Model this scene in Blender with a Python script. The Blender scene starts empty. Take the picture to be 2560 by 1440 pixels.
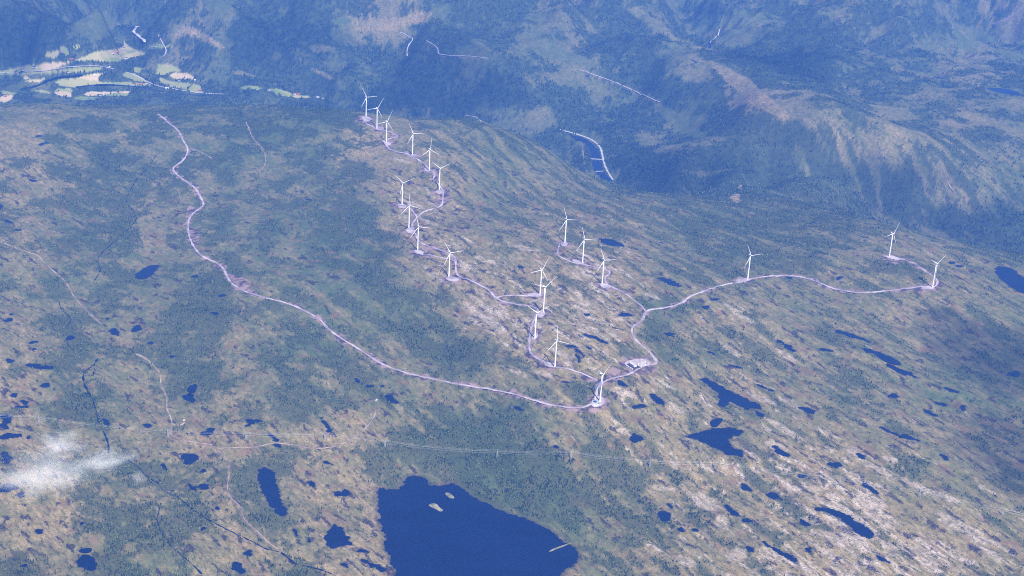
import bpy, math, random
import numpy as np
from mathutils import Matrix, Vector
rad = math.radians
rng = np.random.default_rng(7)
random.seed(7)
sc = bpy.context.scene
C = sc.collection

# ---------------------------------------------------------------- camera
FPX, PITCH, ROLL, HCAM = 4000.0, rad(24.0), 0.058, 2330.0
F0 = np.array([0, math.cos(PITCH), -math.sin(PITCH)])
U0 = np.array([0, math.sin(PITCH), math.cos(PITCH)])
R0 = np.array([1.0, 0, 0])
CR = math.cos(ROLL) * R0 + math.sin(ROLL) * U0
CU = math.cos(ROLL) * U0 - math.sin(ROLL) * R0
camd = bpy.data.cameras.new('camera')
cam = bpy.data.objects.new('camera', camd)
C.objects.link(cam)
camd.sensor_width = 36.0
camd.lens = 36.0 * FPX / 2560.0
camd.clip_start = 5.0
camd.clip_end = 200000.0
M = Matrix.Identity(4)
for i in range(3):
    M[i][0] = CR[i]; M[i][1] = CU[i]; M[i][2] = -F0[i]
M[2][3] = HCAM
cam.matrix_world = M
sc.camera = cam

# ---------------------------------------------------------------- world, sun, exposure
SUN_EL, SUN_AZ = rad(50), rad(157)      # azimuth clockwise from +y: behind the camera, a little to the right
world = bpy.data.worlds.new("World")
sc.world = world
world.use_nodes = True
wn = world.node_tree
bg = wn.nodes['Background']
sky = wn.nodes.new('ShaderNodeTexSky')
sky.sky_type = 'NISHITA'
sky.sun_disc = False
sky.sun_elevation = SUN_EL
sky.sun_rotation = SUN_AZ
sky.altitude = 900
wn.links.new(sky.outputs[0], bg.inputs[0])
bg.inputs[1].default_value = 0.065
sd = bpy.data.lights.new('sun', 'SUN')
sd.energy = 4.8
sd.angle = rad(0.5)
sd.color = (1.0, 0.93, 0.82)
sun = bpy.data.objects.new('sun', sd)
C.objects.link(sun)
sdir = Vector((math.cos(SUN_EL) * math.sin(SUN_AZ), math.cos(SUN_EL) * math.cos(SUN_AZ), math.sin(SUN_EL)))
sun.rotation_euler = (-sdir).to_track_quat('-Z', 'Y').to_euler()
sc.view_settings.view_transform = 'Standard'
sc.view_settings.look = 'None'
sc.view_settings.exposure = 1.1
sc.view_settings.gamma = 1.0
sc.cycles.use_denoising = False
sc.cycles.pixel_filter_type = 'BLACKMAN_HARRIS'
sc.cycles.filter_width = 1.0
sc.cycles.volume_bounces = 2
sc.cycles.max_bounces = 4
sc.cycles.diffuse_bounces = 2

# ---------------------------------------------------------------- noise
def _hash(ix, iy, seed):
    h = (ix.astype(np.int64) * 374761393 + iy.astype(np.int64) * 668265263 + seed * 974634777) & 0xffffffff
    h = ((h ^ (h >> 13)) * 1274126177) & 0xffffffff
    h = (h ^ (h >> 16)) & 0xffffffff
    return h
def gnoise(x, y, seed=0):
    x = np.asarray(x, float); y = np.asarray(y, float)
    ix = np.floor(x); iy = np.floor(y)
    fx = x - ix; fy = y - iy
    ux = fx * fx * fx * (fx * (fx * 6 - 15) + 10); uy = fy * fy * fy * (fy * (fy * 6 - 15) + 10)
    def g(dx, dy):
        a = _hash(ix + dx, iy + dy, seed) * (2 * math.pi / 4294967296.0)
        return np.cos(a) * (fx - dx) + np.sin(a) * (fy - dy)
    n0 = g(0, 0) * (1 - ux) + g(1, 0) * ux
    n1 = g(0, 1) * (1 - ux) + g(1, 1) * ux
    return (n0 * (1 - uy) + n1 * uy) * 1.5
def fbm(x, y, octs=4, seed=0, gain=0.5):
    s = 0; a = 1; t = 0
    for o in range(octs):
        s = s + a * gnoise(x * 2 ** o + 17.3 * o, y * 2 ** o - 9.1 * o, seed + o)
        t += a; a *= gain
    return s / t * 1.6
def sstep(a, b, x):
    t = np.clip((x - a) / (b - a), 0, 1)
    return t * t * (3 - 2 * t)

# ---------------------------------------------------------------- pixel <-> world
def ray(px, py):
    px = np.asarray(px, float); py = np.asarray(py, float)
    return F0 + ((px - 1280) / FPX)[..., None] * CR - ((py - 720) / FPX)[..., None] * CU
def onz(px, py, z):
    d = ray(px, py)
    s = (z - HCAM) / d[..., 2]
    return d[..., 0] * s, d[..., 1] * s
def proj(x, y, z):
    p = np.stack([x, y, z - HCAM], -1)
    w = np.maximum(p @ F0, 1.0)
    return 1280 + FPX * (p @ CR) / w, 720 - FPX * (p @ CU) / w

# ---------------------------------------------------------------- base relief through spot heights (photo x, y, metres)
SPOT = [
 # plateau
 (-150,1500,-40),(300,1440,-40),(700,1440,-50),(1150,1350,-60),(1500,1400,-50),(1900,1440,-10),(2300,1440,20),(2700,1440,30),
 (100,1250,-30),(600,1200,-45),(950,1180,-55),(1250,1150,-30),(1600,1200,-10),(2000,1200,20),(2400,1200,40),(2700,1200,40),
 (250,1000,-60),(600,1000,-30),(950,1000,-10),(1200,1030,0),(1500,1000,70),(1850,1000,45),(2300,1000,45),(2700,950,40),
 (0,950,-10),(200,750,-50),(600,800,0),(900,800,15),(1100,850,20),(1230,830,70),(1380,900,85),(1620,780,75),(1900,780,60),(2250,800,55),(2650,750,30),
 (0,600,0),(330,550,-50),(700,600,10),(950,600,30),(1050,580,85),(1140,680,85),(1350,740,85),(1500,650,85),(1750,640,40),(1870,700,75),(2080,720,60),(2330,715,90),(2230,640,80),(2500,700,30),
 (0,400,10),(350,400,-30),(700,420,10),(900,420,45),(1000,400,85),(1100,440,90),(1250,500,40),(1450,540,30),(1650,560,10),(1900,570,0),(2150,580,30),
 (0,275,0),(200,270,0),(400,285,-5),(560,262,-20),(700,270,0),(800,275,20),(915,300,90),(1000,310,95),(1160,300,70),(1290,330,40),(1400,400,-30),(1480,465,-105),(1540,475,-110),(1600,482,-90),(1750,505,-60),(1950,530,-40),(2150,545,-30),(2350,600,0),(2560,660,0),
 (-200,300,0),(-200,500,0),(-200,700,0),(-200,900,-10),(-200,1200,-20),(2750,680,10),
 # valley
 (-150,200,-350),(0,225,-350),(50,180,-345),(150,215,-350),(300,215,-350),(400,225,-350),(300,150,-335),(480,205,-345),(560,232,-350),(650,225,-345),(740,235,-345),(820,248,-345),(900,262,-340),(1000,268,-330),(1100,272,-320),(1200,282,-310),(1300,305,-305),(1400,322,-298),(1440,340,-300),(1500,400,-300),(1520,445,-300),(1560,455,-290),(1640,470,-270),(1750,490,-260),(1900,505,-250),(2050,510,-240),(2200,520,-220),(2330,530,-200),(2450,545,-180),(2560,565,-170),(2700,600,-160),
 # far side of the valley
 (0,110,-200),(100,60,-50),(200,100,-230),(0,20,0),(250,20,-20),(350,120,-320),(345,80,-280),(400,20,-60),(470,75,-120),(520,110,-150),(480,150,-270),(560,150,-230),(650,180,-230),(620,60,-60),(700,100,-180),(800,120,-150),(850,180,-180),(760,20,20),(900,60,-40),(1000,20,60),(1080,32,90),(1040,110,-120),(1100,145,-60),(1170,95,-60),(1000,180,-200),(1120,220,-220),(1230,190,-130),
 (1200,40,60),(1290,90,-10),(1400,140,-60),(1500,180,-110),(1350,200,-110),(1400,270,-230),(1600,230,-160),(1640,260,-170),(1720,320,-200),(1560,330,-240),(1500,60,20),(1600,100,30),(1700,130,50),(1770,110,-80),(1780,60,-90),(1800,160,60),(1880,240,90),(1960,290,100),(2060,340,80),(1750,250,-60),(1660,160,20),(1800,320,-80),(1880,360,-20),(1620,370,-160),(1700,400,-110),(1830,420,-80),(1900,470,-190),(2000,430,-60),(2100,420,-20),(2120,480,-150),(2200,400,0),(2300,450,-60),(2400,480,-90),(2560,500,-90),
 (1850,60,-40),(1950,80,60),(2000,130,40),(1960,165,-60),(2100,100,30),(2200,60,40),(2300,130,0),(2450,100,-70),(2560,130,-60),(2200,180,20),(2350,250,60),(2500,230,40),(2560,330,30),(2250,320,60),(2450,400,-10),(2100,220,30),(2150,280,70),
 (1400,10,60),(1600,10,0),(1800,10,-60),(2000,10,20),(2300,0,60),(2560,20,20),(-200,50,-50),(2760,200,20),(2760,400,-40),
]
sp = np.array(SPOT, float)
k0 = [i for i, q in enumerate(SPOT) if q == (-150,200,-350)][0]
sp[k0:, 2] -= 150          # the valley and everything beyond it lie lower than the plateau
sx, sy = onz(sp[:, 0], sp[:, 1], sp[:, 2])
sz = sp[:, 2]
ex = [(-9000, 14000, -70), (9000, 14000, -70), (0, 15000, -20), (-4000, 15000, -80), (4500, 15000, 0), (-12000, 6000, 0), (12000, 6000, 0), (0, 500, -30), (-4000, 1000, -20), (4000, 1000, 20), (0, 30000, 100), (-20000, 30000, 100), (20000, 30000, 100)]
sx = np.append(sx, [e[0] for e in ex]); sy = np.append(sy, [e[1] for e in ex]); sz = np.append(sz, [e[2] for e in ex])
S = 1000.0
P = np.stack([sx / S, sy / S], 1)
def U(r2):
    return 0.5 * r2 * np.log(r2 + 1e-9)
n = len(P)
K = U(((P[:, None] - P[None]) ** 2).sum(-1)) + np.eye(n) * 0.004
A = np.zeros((n + 3, n + 3)); A[:n, :n] = K; A[:n, n] = 1; A[:n, n + 1:] = P; A[n, :n] = 1; A[n + 1:, :n] = P.T
Wt = np.linalg.solve(A, np.append(sz, [0, 0, 0]))

# fan-shaped sheet: t = x / y across, ln y in depth
TH = 0.44
tin = np.linspace(-TH, TH, 1150)
tout = TH + np.cumsum(0.001 * 1.13 ** np.arange(1, 52))
T = np.concatenate([-tout[::-1], tin, tout])
L1 = np.linspace(math.log(600), math.log(2700), 60, endpoint=False)
L2 = np.linspace(math.log(2700), math.log(15500), 1500, endpoint=False)
L3 = np.linspace(math.log(15500), math.log(70000), 60)
LY = np.concatenate([L1, L2, L3])
nT, nL = len(T), len(LY)
Y = np.exp(LY)[:, None] * np.ones((1, nT))
X = T[None, :] * Y
xf, yf = X.ravel(), Y.ravel()
# evaluate the thin plate on a coarse fan, then interpolate (it is smooth)
def smooth_fan(func, st=6):
    iT = np.unique(np.append(np.arange(0, nT, st), nT - 1)); iL = np.unique(np.append(np.arange(0, nL, st), nL - 1))
    xs = X[np.ix_(iL, iT)].ravel(); ys = Y[np.ix_(iL, iT)].ravel()
    v = func(xs, ys).reshape(len(iL), len(iT))
    tmp = np.empty((len(iL), nT))
    for k in range(len(iL)):
        tmp[k] = np.interp(np.arange(nT), iT, v[k])
    out = np.empty((nL, nT))
    a = np.arange(nL)
    j = np.clip(np.searchsorted(iL, a, side='right') - 1, 0, len(iL) - 2)
    w = (a - iL[j]) / (iL[j + 1] - iL[j])
    return tmp[j] * (1 - w)[:, None] + tmp[j + 1] * w[:, None]
def tps(xs, ys):
    out = np.empty(len(xs))
    for a in range(0, len(xs), 20000):
        q = np.stack([xs[a:a + 20000] / S, ys[a:a + 20000] / S], 1)
        r2 = ((q[:, None] - P[None]) ** 2).sum(-1)
        out[a:a + 20000] = U(r2) @ Wt[:n] + Wt[n] + q @ Wt[n + 1:]
    return np.clip(out, -515, 260)
Z = smooth_fan(tps)
# streak frame: u runs along the grain of the ground, v across it
ANG = rad(-57)
def grain(x, y):
    v = -(x) * math.sin(ANG) + (y) * math.cos(ANG) + 0.00009 * np.sign(-x) * np.minimum(np.abs(x), 2500) ** 2 * (x < 0)
    u = x * math.cos(ANG) + y * math.sin(ANG)
    return u, v
GU, GV = grain(xf, yf)
px0, py0 = proj(xf, yf, Z.ravel())
far = sstep(9000, 10500, Y).ravel()                       # beyond the valley the hills are taller and rougher
valley = sstep(-370, -470, Z.ravel())
flat = 1 - 0.93 * valley
hill = fbm(xf / 900, yf / 900, 5, 11)
rdg = 1 - np.abs(fbm(xf / 700 + 5, yf / 700, 4, 23))
Zr = Z.ravel()
relief = (1 - far) * (17 * fbm(GU / 620, GV / 220, 5, 3) + 3.6 * fbm(GU / 90, GV / 28, 3, 5)) \
    + (0.25 + 0.75 * far) * flat * (130 * hill * sstep(6400, 8500, yf) + 300 * (rdg - 0.76) * sstep(7600, 9300, yf) + 34 * fbm(xf / 260, yf / 340, 5, 29) * sstep(6800, 8200, yf) + 100 * (.62 - np.abs(fbm(xf / 1150 + 3, yf / 1500 - 2, 3, 37))) * sstep(8200, 10500, yf))
Zr = Zr + relief * flat + 1.2 * fbm(xf / 35, yf / 35, 2, 31) * flat
Z = Zr.reshape(nL, nT).copy()

def zat(x, y):
    x = np.asarray(x, float); y = np.maximum(np.asarray(y, float), 610.0)
    t = np.clip(x / y, T[0], T[-1] - 1e-9)
    fi = np.interp(t, T, np.arange(nT)); fj = np.interp(np.log(y), LY, np.arange(nL))
    i = np.clip(fi.astype(int), 0, nT - 2); j = np.clip(fj.astype(int), 0, nL - 2)
    a = fi - i; b = fj - j
    return (Z[j, i] * (1 - a) + Z[j, i + 1] * a) * (1 - b) + (Z[j + 1, i] * (1 - a) + Z[j + 1, i + 1] * a) * b
def hit(px, py):
    """first point of the ground seen at photo position (px, py)"""
    px = np.atleast_1d(np.asarray(px, float)); py = np.atleast_1d(np.asarray(py, float))
    d = ray(px, py)
    ds = np.exp(np.linspace(math.log(1500), math.log(18000), 900))
    hx = d[:, 0] / d[:, 1]; hz = d[:, 2] / d[:, 1]
    ys = np.broadcast_to(ds, (len(px), len(ds)))
    xs = ys * hx[:, None]; zs = HCAM + ys * hz[:, None]
    below = zs < zat(xs, ys)
    k = np.where(below.any(1), below.argmax(1), len(ds) - 1)
    lo = ds[np.maximum(k - 1, 0)]; hi = ds[k]
    for _ in range(14):
        m = 0.5 * (lo + hi)
        b = (HCAM + m * hz) < zat(m * hx, m)
        hi = np.where(b, m, hi); lo = np.where(b, lo, m)
    return hi * hx, hi, zat(hi * hx, hi)

def q1(pts): return [(a / 2, b / 2) for a, b in pts]
def q2(pts): return [(1280 + a / 2, b / 2) for a, b in pts]
def q3(pts): return [(a / 2, 720 + b / 2) for a, b in pts]
def q4(pts): return [(1280 + a / 2, 720 + b / 2) for a, b in pts]
def zz(ox, oy, s, pts): return [(ox + a / s, oy + b / s) for a, b in pts]
def z1(pts): return zz(0, 60, 5.818, pts)
def z2(pts): return zz(400, 60, 5.818, pts)

# ---------------------------------------------------------------- lakes and ponds
LAKES = [
 q3([(1890,1000),(1910,1000),(1950,1008),(2003,1006),(2010,985),(2025,972),(2030,945),(2060,937),(2080,942),(2115,940),(2130,960),(2145,985),(2200,990),(2240,985),(2275,978),(2310,1000),(2345,1030),(2390,1060),(2440,1078),(2490,1110),(2560,1134),(2620,1150),(2660,1170),(2720,1195),(2765,1225),(2800,1262),(2840,1275),(2860,1290),(2885,1310),(2890,1335),(2885,1365),(2860,1390),(2820,1405),(2805,1420),(2800,1480),(2760,1560),(2600,1620),(2300,1640),(2050,1620),(1990,1500),(1975,1440),(1960,1400),(1955,1370),(1945,1330),(1920,1290),(1935,1240),(1905,1200),(1900,1150),(1895,1100),(1885,1050)]),
 q3([(1290,905),(1320,900),(1350,905),(1370,930),(1375,970),(1395,1010),(1400,1060),(1420,1090),(1440,1110),(1430,1145),(1400,1140),(1370,1110),(1340,1070),(1315,1030),(1295,980),(1285,940)]),
 q3([(1665,1180),(1700,1190),(1730,1230),(1750,1270),(1765,1285),(1700,1290),(1660,1310),(1640,1280),(1612,1240),(1645,1220)]),
 q4([(940,455),(970,450),(1010,470),(1060,500),(1120,530),(1180,560),(1230,580),(1250,600),(1245,620),(1200,622),(1150,600),(1110,575),(1085,560),(1080,590),(1050,600),(1020,580),(1040,560),(1035,530),(1000,500),(960,475)]),
 q4([(845,740),(900,735),(950,715),(1000,705),(1050,700),(1100,700),(1155,715),(1140,735),(1100,745),(1080,770),(1110,800),(1160,820),(1150,845),(1100,838),(1040,815),(980,780),(920,755)]),
 q4([(1495,1090),(1540,1100),(1590,1100),(1640,1120),(1700,1150),(1760,1190),(1800,1220),(1805,1250),(1780,1252),(1740,1235),(1700,1200),(1650,1160),(1590,1125),(1530,1112)]),
 q2([(430,1193),(480,1193),(530,1207),(570,1232),(520,1232),(460,1220)]),
 q2([(725,1386),(760,1388),(810,1405),(862,1436),(800,1428),(750,1405)]),
 q2([(2415,1335),(2470,1332),(2510,1350),(2560,1395),(2640,1440),(2600,1490),(2500,1440),(2450,1400),(2420,1370)]),
 q2([(2360,438),(2420,440),(2480,445),(2530,460),(2550,480),(2480,472),(2420,460)]),
 q1([(665,1386),(690,1360),(730,1335),(770,1326),(797,1328),(780,1350),(750,1390),(700,1396)]),
 q3([(905,535),(930,532),(945,525),(968,530),(965,545),(978,565),(955,572),(930,562)]),
 q3([(1928,535),(1945,530),(1960,540),(1980,558),(1998,575),(1970,578),(1940,572),(1930,555)]),
 q3([(900,845),(930,823),(975,835),(1000,845),(985,865),(950,875),(925,885),(915,865)]),
 q4([(725,1120),(760,1115),(800,1130),(795,1160),(775,1174),(740,1155)]),
 q3([(395,1340),(430,1328),(465,1345),(485,1385),(470,1410),(420,1412),(385,1390)]),
 q4([(940,1120),(1060,1090)]) and q3([(940,975),(965,990),(985,1005),(975,1015),(945,1000)]),
]
RES = zz(1380, 300, 8.47, [(330,280),(450,340),(600,350),(700,400),(850,500),(930,600),(1000,640),(1020,780),(1050,900),(1080,1050),(1130,1150),(1200,1200),(1290,1290),(1200,1290),(1050,1250),(930,1110),(860,1000),(850,880),(830,750),(790,620),(700,490),(620,440),(520,450),(440,370)])
LAKES.append(RES)
PONDS3 = [(572,221,27,17),(683,203,23,21,-20),(45,160,22,10),(57,131,12,4),(352,250,20,14),(753,275,13,8),(167,271,22,6),(170,305,12,4),(200,393,68,14,3),(50,363,20,12),(861,342,18,6),(225,486,33,10,-4),(68,535,22,9),(125,570,17,9),(113,594,28,7),(1075,127,22,9),(1110,37,16,10),(537,154,9,5),(965,497,18,18),(1785,462,18,10,30),(1845,490,18,9),(1911,490,11,5),(35,650,30,22,-30),(20,690,22,15),(45,741,45,18,-3),(143,747,12,7),(738,689,24,9),(1042,721,36,19,-5),(532,673,27,13,35),(1268,665,37,12,8),(1240,687,15,7),(30,850,30,28),(1015,914,16,9),(1020,992,34,15,-5),(1557,977,23,13,20),(1713,1027,36,21),(1240,1326,26,14,-20),(1190,1400,36,28),(120,1388,18,9),(195,1216,20,11),(430,1312,18,6),(410,1178,12,6),(1552,1262,20,10),(1870,1388,60,15,26),(1800,1312,42,12,14),(1633,690,40,11,62),(1365,745,24,9,35),(1388,787,20,10,30),(40,1000,50,22),(107,1033,18,12),(1017,1203,14,9),(1085,1100,14,8),(275,940,12,6),(820,893,26,7,45),(1640,875,24,6,20),(1720,1385,30,8,20),(340,640,0.1,0.1),(1475,1220,26,6,60),(1690,1080,0.1,0.1)]
PONDS4 = [(725,558,36,19,30),(548,478,28,13,20),(640,592,34,13,5),(620,752,36,20,28),(30,602,25,8,10),(1170,1000,34,15,18),(1100,1115,40,15,32),(1175,1162,24,13,20),(1690,235,88,11,20),(1375,290,48,12,30),(1850,340,88,16,20),(1945,415,85,13,25),(1480,612,45,13,10),(1020,670,22,16,-20),(1238,630,28,12,20),(1162,790,40,13,40),(567,133,35,12,8),(785,230,27,9),(300,292,30,9,12),(338,330,36,13,58),(385,300,14,6,10),(415,250,55,9,22),(1010,57,22,8),(968,96,20,9,15),(1670,1212,48,14,12),(1465,1175,42,11,25),(1345,820,60,12,28),(1615,885,34,16,18),(1745,840,30,11,22),(1790,1000,46,12,32),(1905,540,30,11,15),(2090,625,35,11,20),(2145,580,30,9,20),(2255,600,16,14),(2160,845,30,8,28),(2195,510,35,10,15),(1990,750,45,9,12),(1880,715,50,7,22),(845,1208,20,10,35),(915,1210,20,8),(790,1090,18,6,40),(1190,1305,28,11,30),(1350,1325,85,12,30),(1483,1308,20,12),(220,795,15,8),(270,472,20,5,10),(1265,500,52,5,20),(1450,940,26,11,15),(1310,1040,45,16,28),(2510,430,40,13,5),(330,350,22,8,70),(375,132,20,5),(1115,392,32,5,12),(1850,1355,40,10,35),(2470,745,0.1,0.1),(1395,885,0.1,0.1),(1395,375,0.1,0.1),(1215,310,0.1,0.1),(1000,325,18,6,20),(1570,310,32,8,12),(1475,180,0.1,0.1),(1880,950,0.1,0.1)]
PONDS1 = [(40,1107,22,8,8),(195,680,16,5),(207,722,16,6,-10),(235,714,12,5),(165,903,18,8,5),(0,1030,12,18),(1078,978,11,4),(1548,1000,14,5),(975,1383,15,9),(90,1150,16,5)]
PONDS2 = [(1635,1390,17,10),(2200,1315,25,6,5),(2235,1330,20,6),(45,1335,20,5,12),(910,305,18,3,30),(2140,390,25,4,15),(1470,95,0.1,0.1),(1385,1388,20,6,8)]
def pond(c, k):
    cx, cy, a, b = c[:4]; a *= .92; b *= .86; ang = rad(c[4]) if len(c) > 4 else 0
    out = []
    for i in range(18):
        th = i / 18 * 2 * math.pi
        r = 1 + 0.26 * math.sin(2 * th + k) + 0.16 * math.sin(3 * th + 2.1 * k) + 0.10 * math.sin(5 * th + 3.7 * k)
        x, y = a * r * math.cos(th), b * r * math.sin(th)
        out.append((cx + x * math.cos(ang) - y * math.sin(ang), cy + x * math.sin(ang) + y * math.cos(ang)))
    return out
for lst, q in ((PONDS3, q3), (PONDS4, q4), (PONDS1, q1), (PONDS2, q2)):
    for k, c in enumerate(lst):
        if c[2] > 1: LAKES.append(q(pond(c, k * 1.37 + c[0] * .01)))

def poly_sd(x, y, poly):
    """signed distance (negative inside)"""
    px_, py_ = np.array(poly)[:, 0], np.array(poly)[:, 1]
    ins = np.zeros(len(x), bool); dmin = np.full(len(x), 1e18)
    m = len(px_)
    for i in range(m):
        x0, y0 = px_[i], py_[i]; x1, y1 = px_[(i + 1) % m], py_[(i + 1) % m]
        ex_, ey_ = x1 - x0, y1 - y0
        t = np.clip(((x - x0) * ex_ + (y - y0) * ey_) / (ex_ * ex_ + ey_ * ey_ + 1e-9), 0, 1)
        dmin = np.minimum(dmin, (x - x0 - t * ex_) ** 2 + (y - y0 - t * ey_) ** 2)
        c = ((y0 > y) != (y1 > y)) & (x < (x1 - x0) * (y - y0) / (y1 - y0 + 1e-12) + x0)
        ins ^= c
    d = np.sqrt(dmin)
    return np.where(ins, -d, d)
def chaikin(p, n=1, closed=True):
    for _ in range(n):
        o = []
        m = len(p)
        for i in range(m if closed else m - 1):
            a, b = p[i], p[(i + 1) % m]
            o += [(a[0] * .75 + b[0] * .25, a[1] * .75 + b[1] * .25), (a[0] * .25 + b[0] * .75, a[1] * .25 + b[1] * .75)]
        p = o if closed else [p[0]] + o + [p[-1]]
    return p
wet = np.zeros(len(xf))           # damp peat margin round water
lake_w = []
logy = np.log(yf)
order = sorted(range(len(LAKES)), key=lambda i: -len(LAKES[i]))
for li in order:
    pp = np.array(LAKES[li])
    cx, cy = pp.mean(0)
    if li == 0: cy = 1330; cx = 1200
    hx_, hy_, hz_ = hit([cx] + list(pp[::3, 0]), [cy] + list(np.minimum(pp[::3, 1], 1480)))
    lev = float(np.median(hz_)) if LAKES[li] is not RES else -450.0
    if LAKES[li] is not RES:
        lev = float(hz_[0] * .6 + np.median(hz_) * .4)
    wx, wy = onz(pp[:, 0], pp[:, 1], lev)
    wp = chaikin(list(zip(wx, wy)), 1)
    wa = np.array(wp)
    size = math.sqrt((np.ptp(wa[:, 0])) * (np.ptp(wa[:, 1])))
    D = 14 + 0.35 * min(size, 260)
    j0 = np.searchsorted(LY, math.log(wa[:, 1].min() - D - 5)); j1 = np.searchsorted(LY, math.log(wa[:, 1].max() + D + 5))
    sub = Y[j0:j1]; xs = X[j0:j1]
    msk = (xs > wa[:, 0].min() - D) & (xs < wa[:, 0].max() + D)
    jj, ii = np.nonzero(msk); jj = jj + j0
    vx, vy = X[jj, ii], Y[jj, ii]
    nzs = 7.0 * fbm(vx / 22, vy / 22, 3, 77) * min(1, size / 60)
    sdv = poly_sd(vx, vy, wp) + nzs
    z0 = Z[jj, ii]
    tgt = lev + 0.5 + 0.03 * np.maximum(sdv, 0)
    w = 1 - sstep(0.15 * D, D, sdv)
    zn = z0 * (1 - w) + tgt * w
    zn = np.where((sdv > 0) & (sdv < 0.5 * D), np.maximum(zn, lev + 0.3), zn)
    zn = np.where(sdv <= 0, lev - 1.6, zn)
    Z[jj, ii] = zn
    wf = wet.reshape(nL, nT)
    wf[jj, ii] = np.maximum(wf[jj, ii], np.clip(1 - np.maximum(sdv, 0) / (5 + 0.02 * size), 0, 1))
    lake_w.append((wp, lev, li, size))

# ---------------------------------------------------------------- roads, tracks, streams (photo polylines)
ROADS = {
 'main': [(395,285),(412,298),(425,310),(440,320),(450,333),(457,350),(470,370),(468,385),(460,400),(443,411),(430,420),(440,437),(475,460),(492,474),(500,490),(512,512),(498,523),(485,530),(475,543),(470,555),(470,572),(472,590),(485,620),(505,642),(540,655),(560,672),(566,690),(575,705),(595,720),(620,732),(650,742),(690,750),(730,762),(770,780),(803,800),(812,815),(850,845),(890,868),(930,895),(965,915),(1010,932),(1070,945),(1130,957),(1200,970),(1270,982),(1330,1000),(1380,1014),(1440,1022),(1470,1018),(1488,1006)],
 'north': [(910,297),(914,309),(941,321),(962,326),(979,331),(995,339),(996,342),(979,346),(960,349),(959,352),(964,361),(972,372),(985,379),(1010,382),(1022,387),(1044,398),(1060,409),(1071,420),(1084,430),(1089,438),(1081,446),(1084,453),(1098,461),(1108,467),(1108,480),(1107,500),(1105,513),(1093,520),(1067,526),(1053,533),(1042,546),(1030,558),(1031,569),(1038,582),(1043,598),(1049,607),(1071,615),(1093,624),(1115,631),(1133,638),(1139,647),(1139,667),(1140,684),(1149,691),(1173,700),(1200,712),(1225,728),(1238,745),(1265,757),(1300,762),(1331,765),(1346,773),(1343,785),(1335,798),(1329,813),(1326,827),(1323,848),(1322,873),(1329,886),(1342,896),(1360,905),(1383,914),(1417,921),(1446,930),(1480,944),(1496,953)],
 'spur_a': [(1002,515),(1022,519),(1033,529),(1042,543)],
 'spur_b': [(1049,629),(1075,638),(1104,644),(1131,650),(1139,655)],
 'spur_c': [(1238,745),(1255,740),(1300,738),(1345,740)],
 'east': [(1488,1006),(1489,985),(1496,962),(1513,952),(1528,947),(1544,943),(1565,939),(1580,932),(1588,925),(1607,920),(1622,916),(1638,911),(1642,906),(1638,899),(1631,888),(1616,872),(1600,860),(1587,848),(1580,833),(1578,822),(1585,813),(1600,805),(1608,795),(1610,785),(1617,775),(1640,772),(1680,767),(1710,755),(1720,742),(1740,735),(1780,720),(1830,707),(1868,700),(1900,692),(1940,689),(1980,689),(2015,694),(2050,708),(2090,724),(2140,733),(2190,730),(2240,724),(2290,718),(2332,716),(2344,709),(2344,700),(2325,686),(2305,672),(2285,658),(2260,648),(2240,645),(2225,643)],
 'mid': [(1399,607),(1392,634),(1398,642),(1416,650),(1445,659),(1468,663),(1491,668),(1514,673),(1526,680),(1523,686),(1511,692),(1514,712),(1538,720),(1559,732),(1572,740),(1590,755),(1608,768),(1613,778)],
}
TRACKS = {
 't1': ([(0,603),(20,612),(60,628),(95,637),(110,655),(130,675),(150,690),(170,712),(180,735),(200,760),(225,785),(252,810)], 3.2),
 't2': ([(340,885),(365,895),(385,915),(403,935),(400,965),(415,985),(418,1010),(415,1020),(428,1045),(430,1062),(450,1067),(462,1056)], 4.0),
 't3': ([(430,1062),(422,1085),(440,1095),(480,1105),(530,1112)], 2.2),
 't4': ([(545,1121),(600,1118),(640,1120),(680,1105),(720,1110),(780,1122),(830,1120),(880,1100),(915,1070),(935,1045),(940,1025)], 3.0),
 't5': ([(545,1125),(565,1145),(575,1180),(567,1215),(570,1240),(600,1265),(610,1280),(603,1295),(640,1325),(680,1365),(700,1375)], 2.2),
 't6': ([(1000,82),(1020,90),(1035,98),(1022,112),(1017,125),(1018,142)], 6.5),
 't7': ([(1065,102),(1085,112),(1098,125),(1092,135),(1110,139),(1160,140),(1220,146)], 6.0),
 't8': (zz(1380,300,8.47,[(170,205),(400,260),(600,320),(750,375),(880,440),(980,530),(1040,610),(1060,720),(1090,860),(1130,1000),(1200,1130),(1290,1270)]), 8.0),
 't9': ([(1165,290),(1190,292),(1205,305)], 5.0),
 't10': ([(615,305),(625,330),(635,350),(655,370),(665,390),(663,415),(645,430),(605,430)], 3.0),
 't11': ([(1450,175),(1500,192),(1560,215),(1600,235),(1650,257)], 5.5),
 't12': ([(1770,120),(1775,105),(1795,90),(1800,72)], 8.0),
 't13': ([(2560,15),(2540,35),(2510,52),(2480,62)], 5.0),
 't14': (z1([(0,715),(450,705),(700,685),(950,640),(1250,620),(1500,625),(1650,660)]), 7.0),
 't15': (z1([(1830,700),(1980,740),(2120,830),(2300,900),(2450,940)]), 6.0),
 't16': (z2([(150,930),(370,975),(620,1005),(940,1020)]), 7.0),
 't17': ([(477,372),(500,378),(520,390),(532,397)], 3.0),
 't18': (z1([(2300,160),(2370,290),(2430,390),(2400,460),(2320,500)]), 6.0),
 't20': (zz(1380,300,8.47,[(640,540),(660,700),(685,950)]), 3.0),
 't21': ([(2360,430),(2375,470),(2385,482)], 4.5),
}
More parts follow.
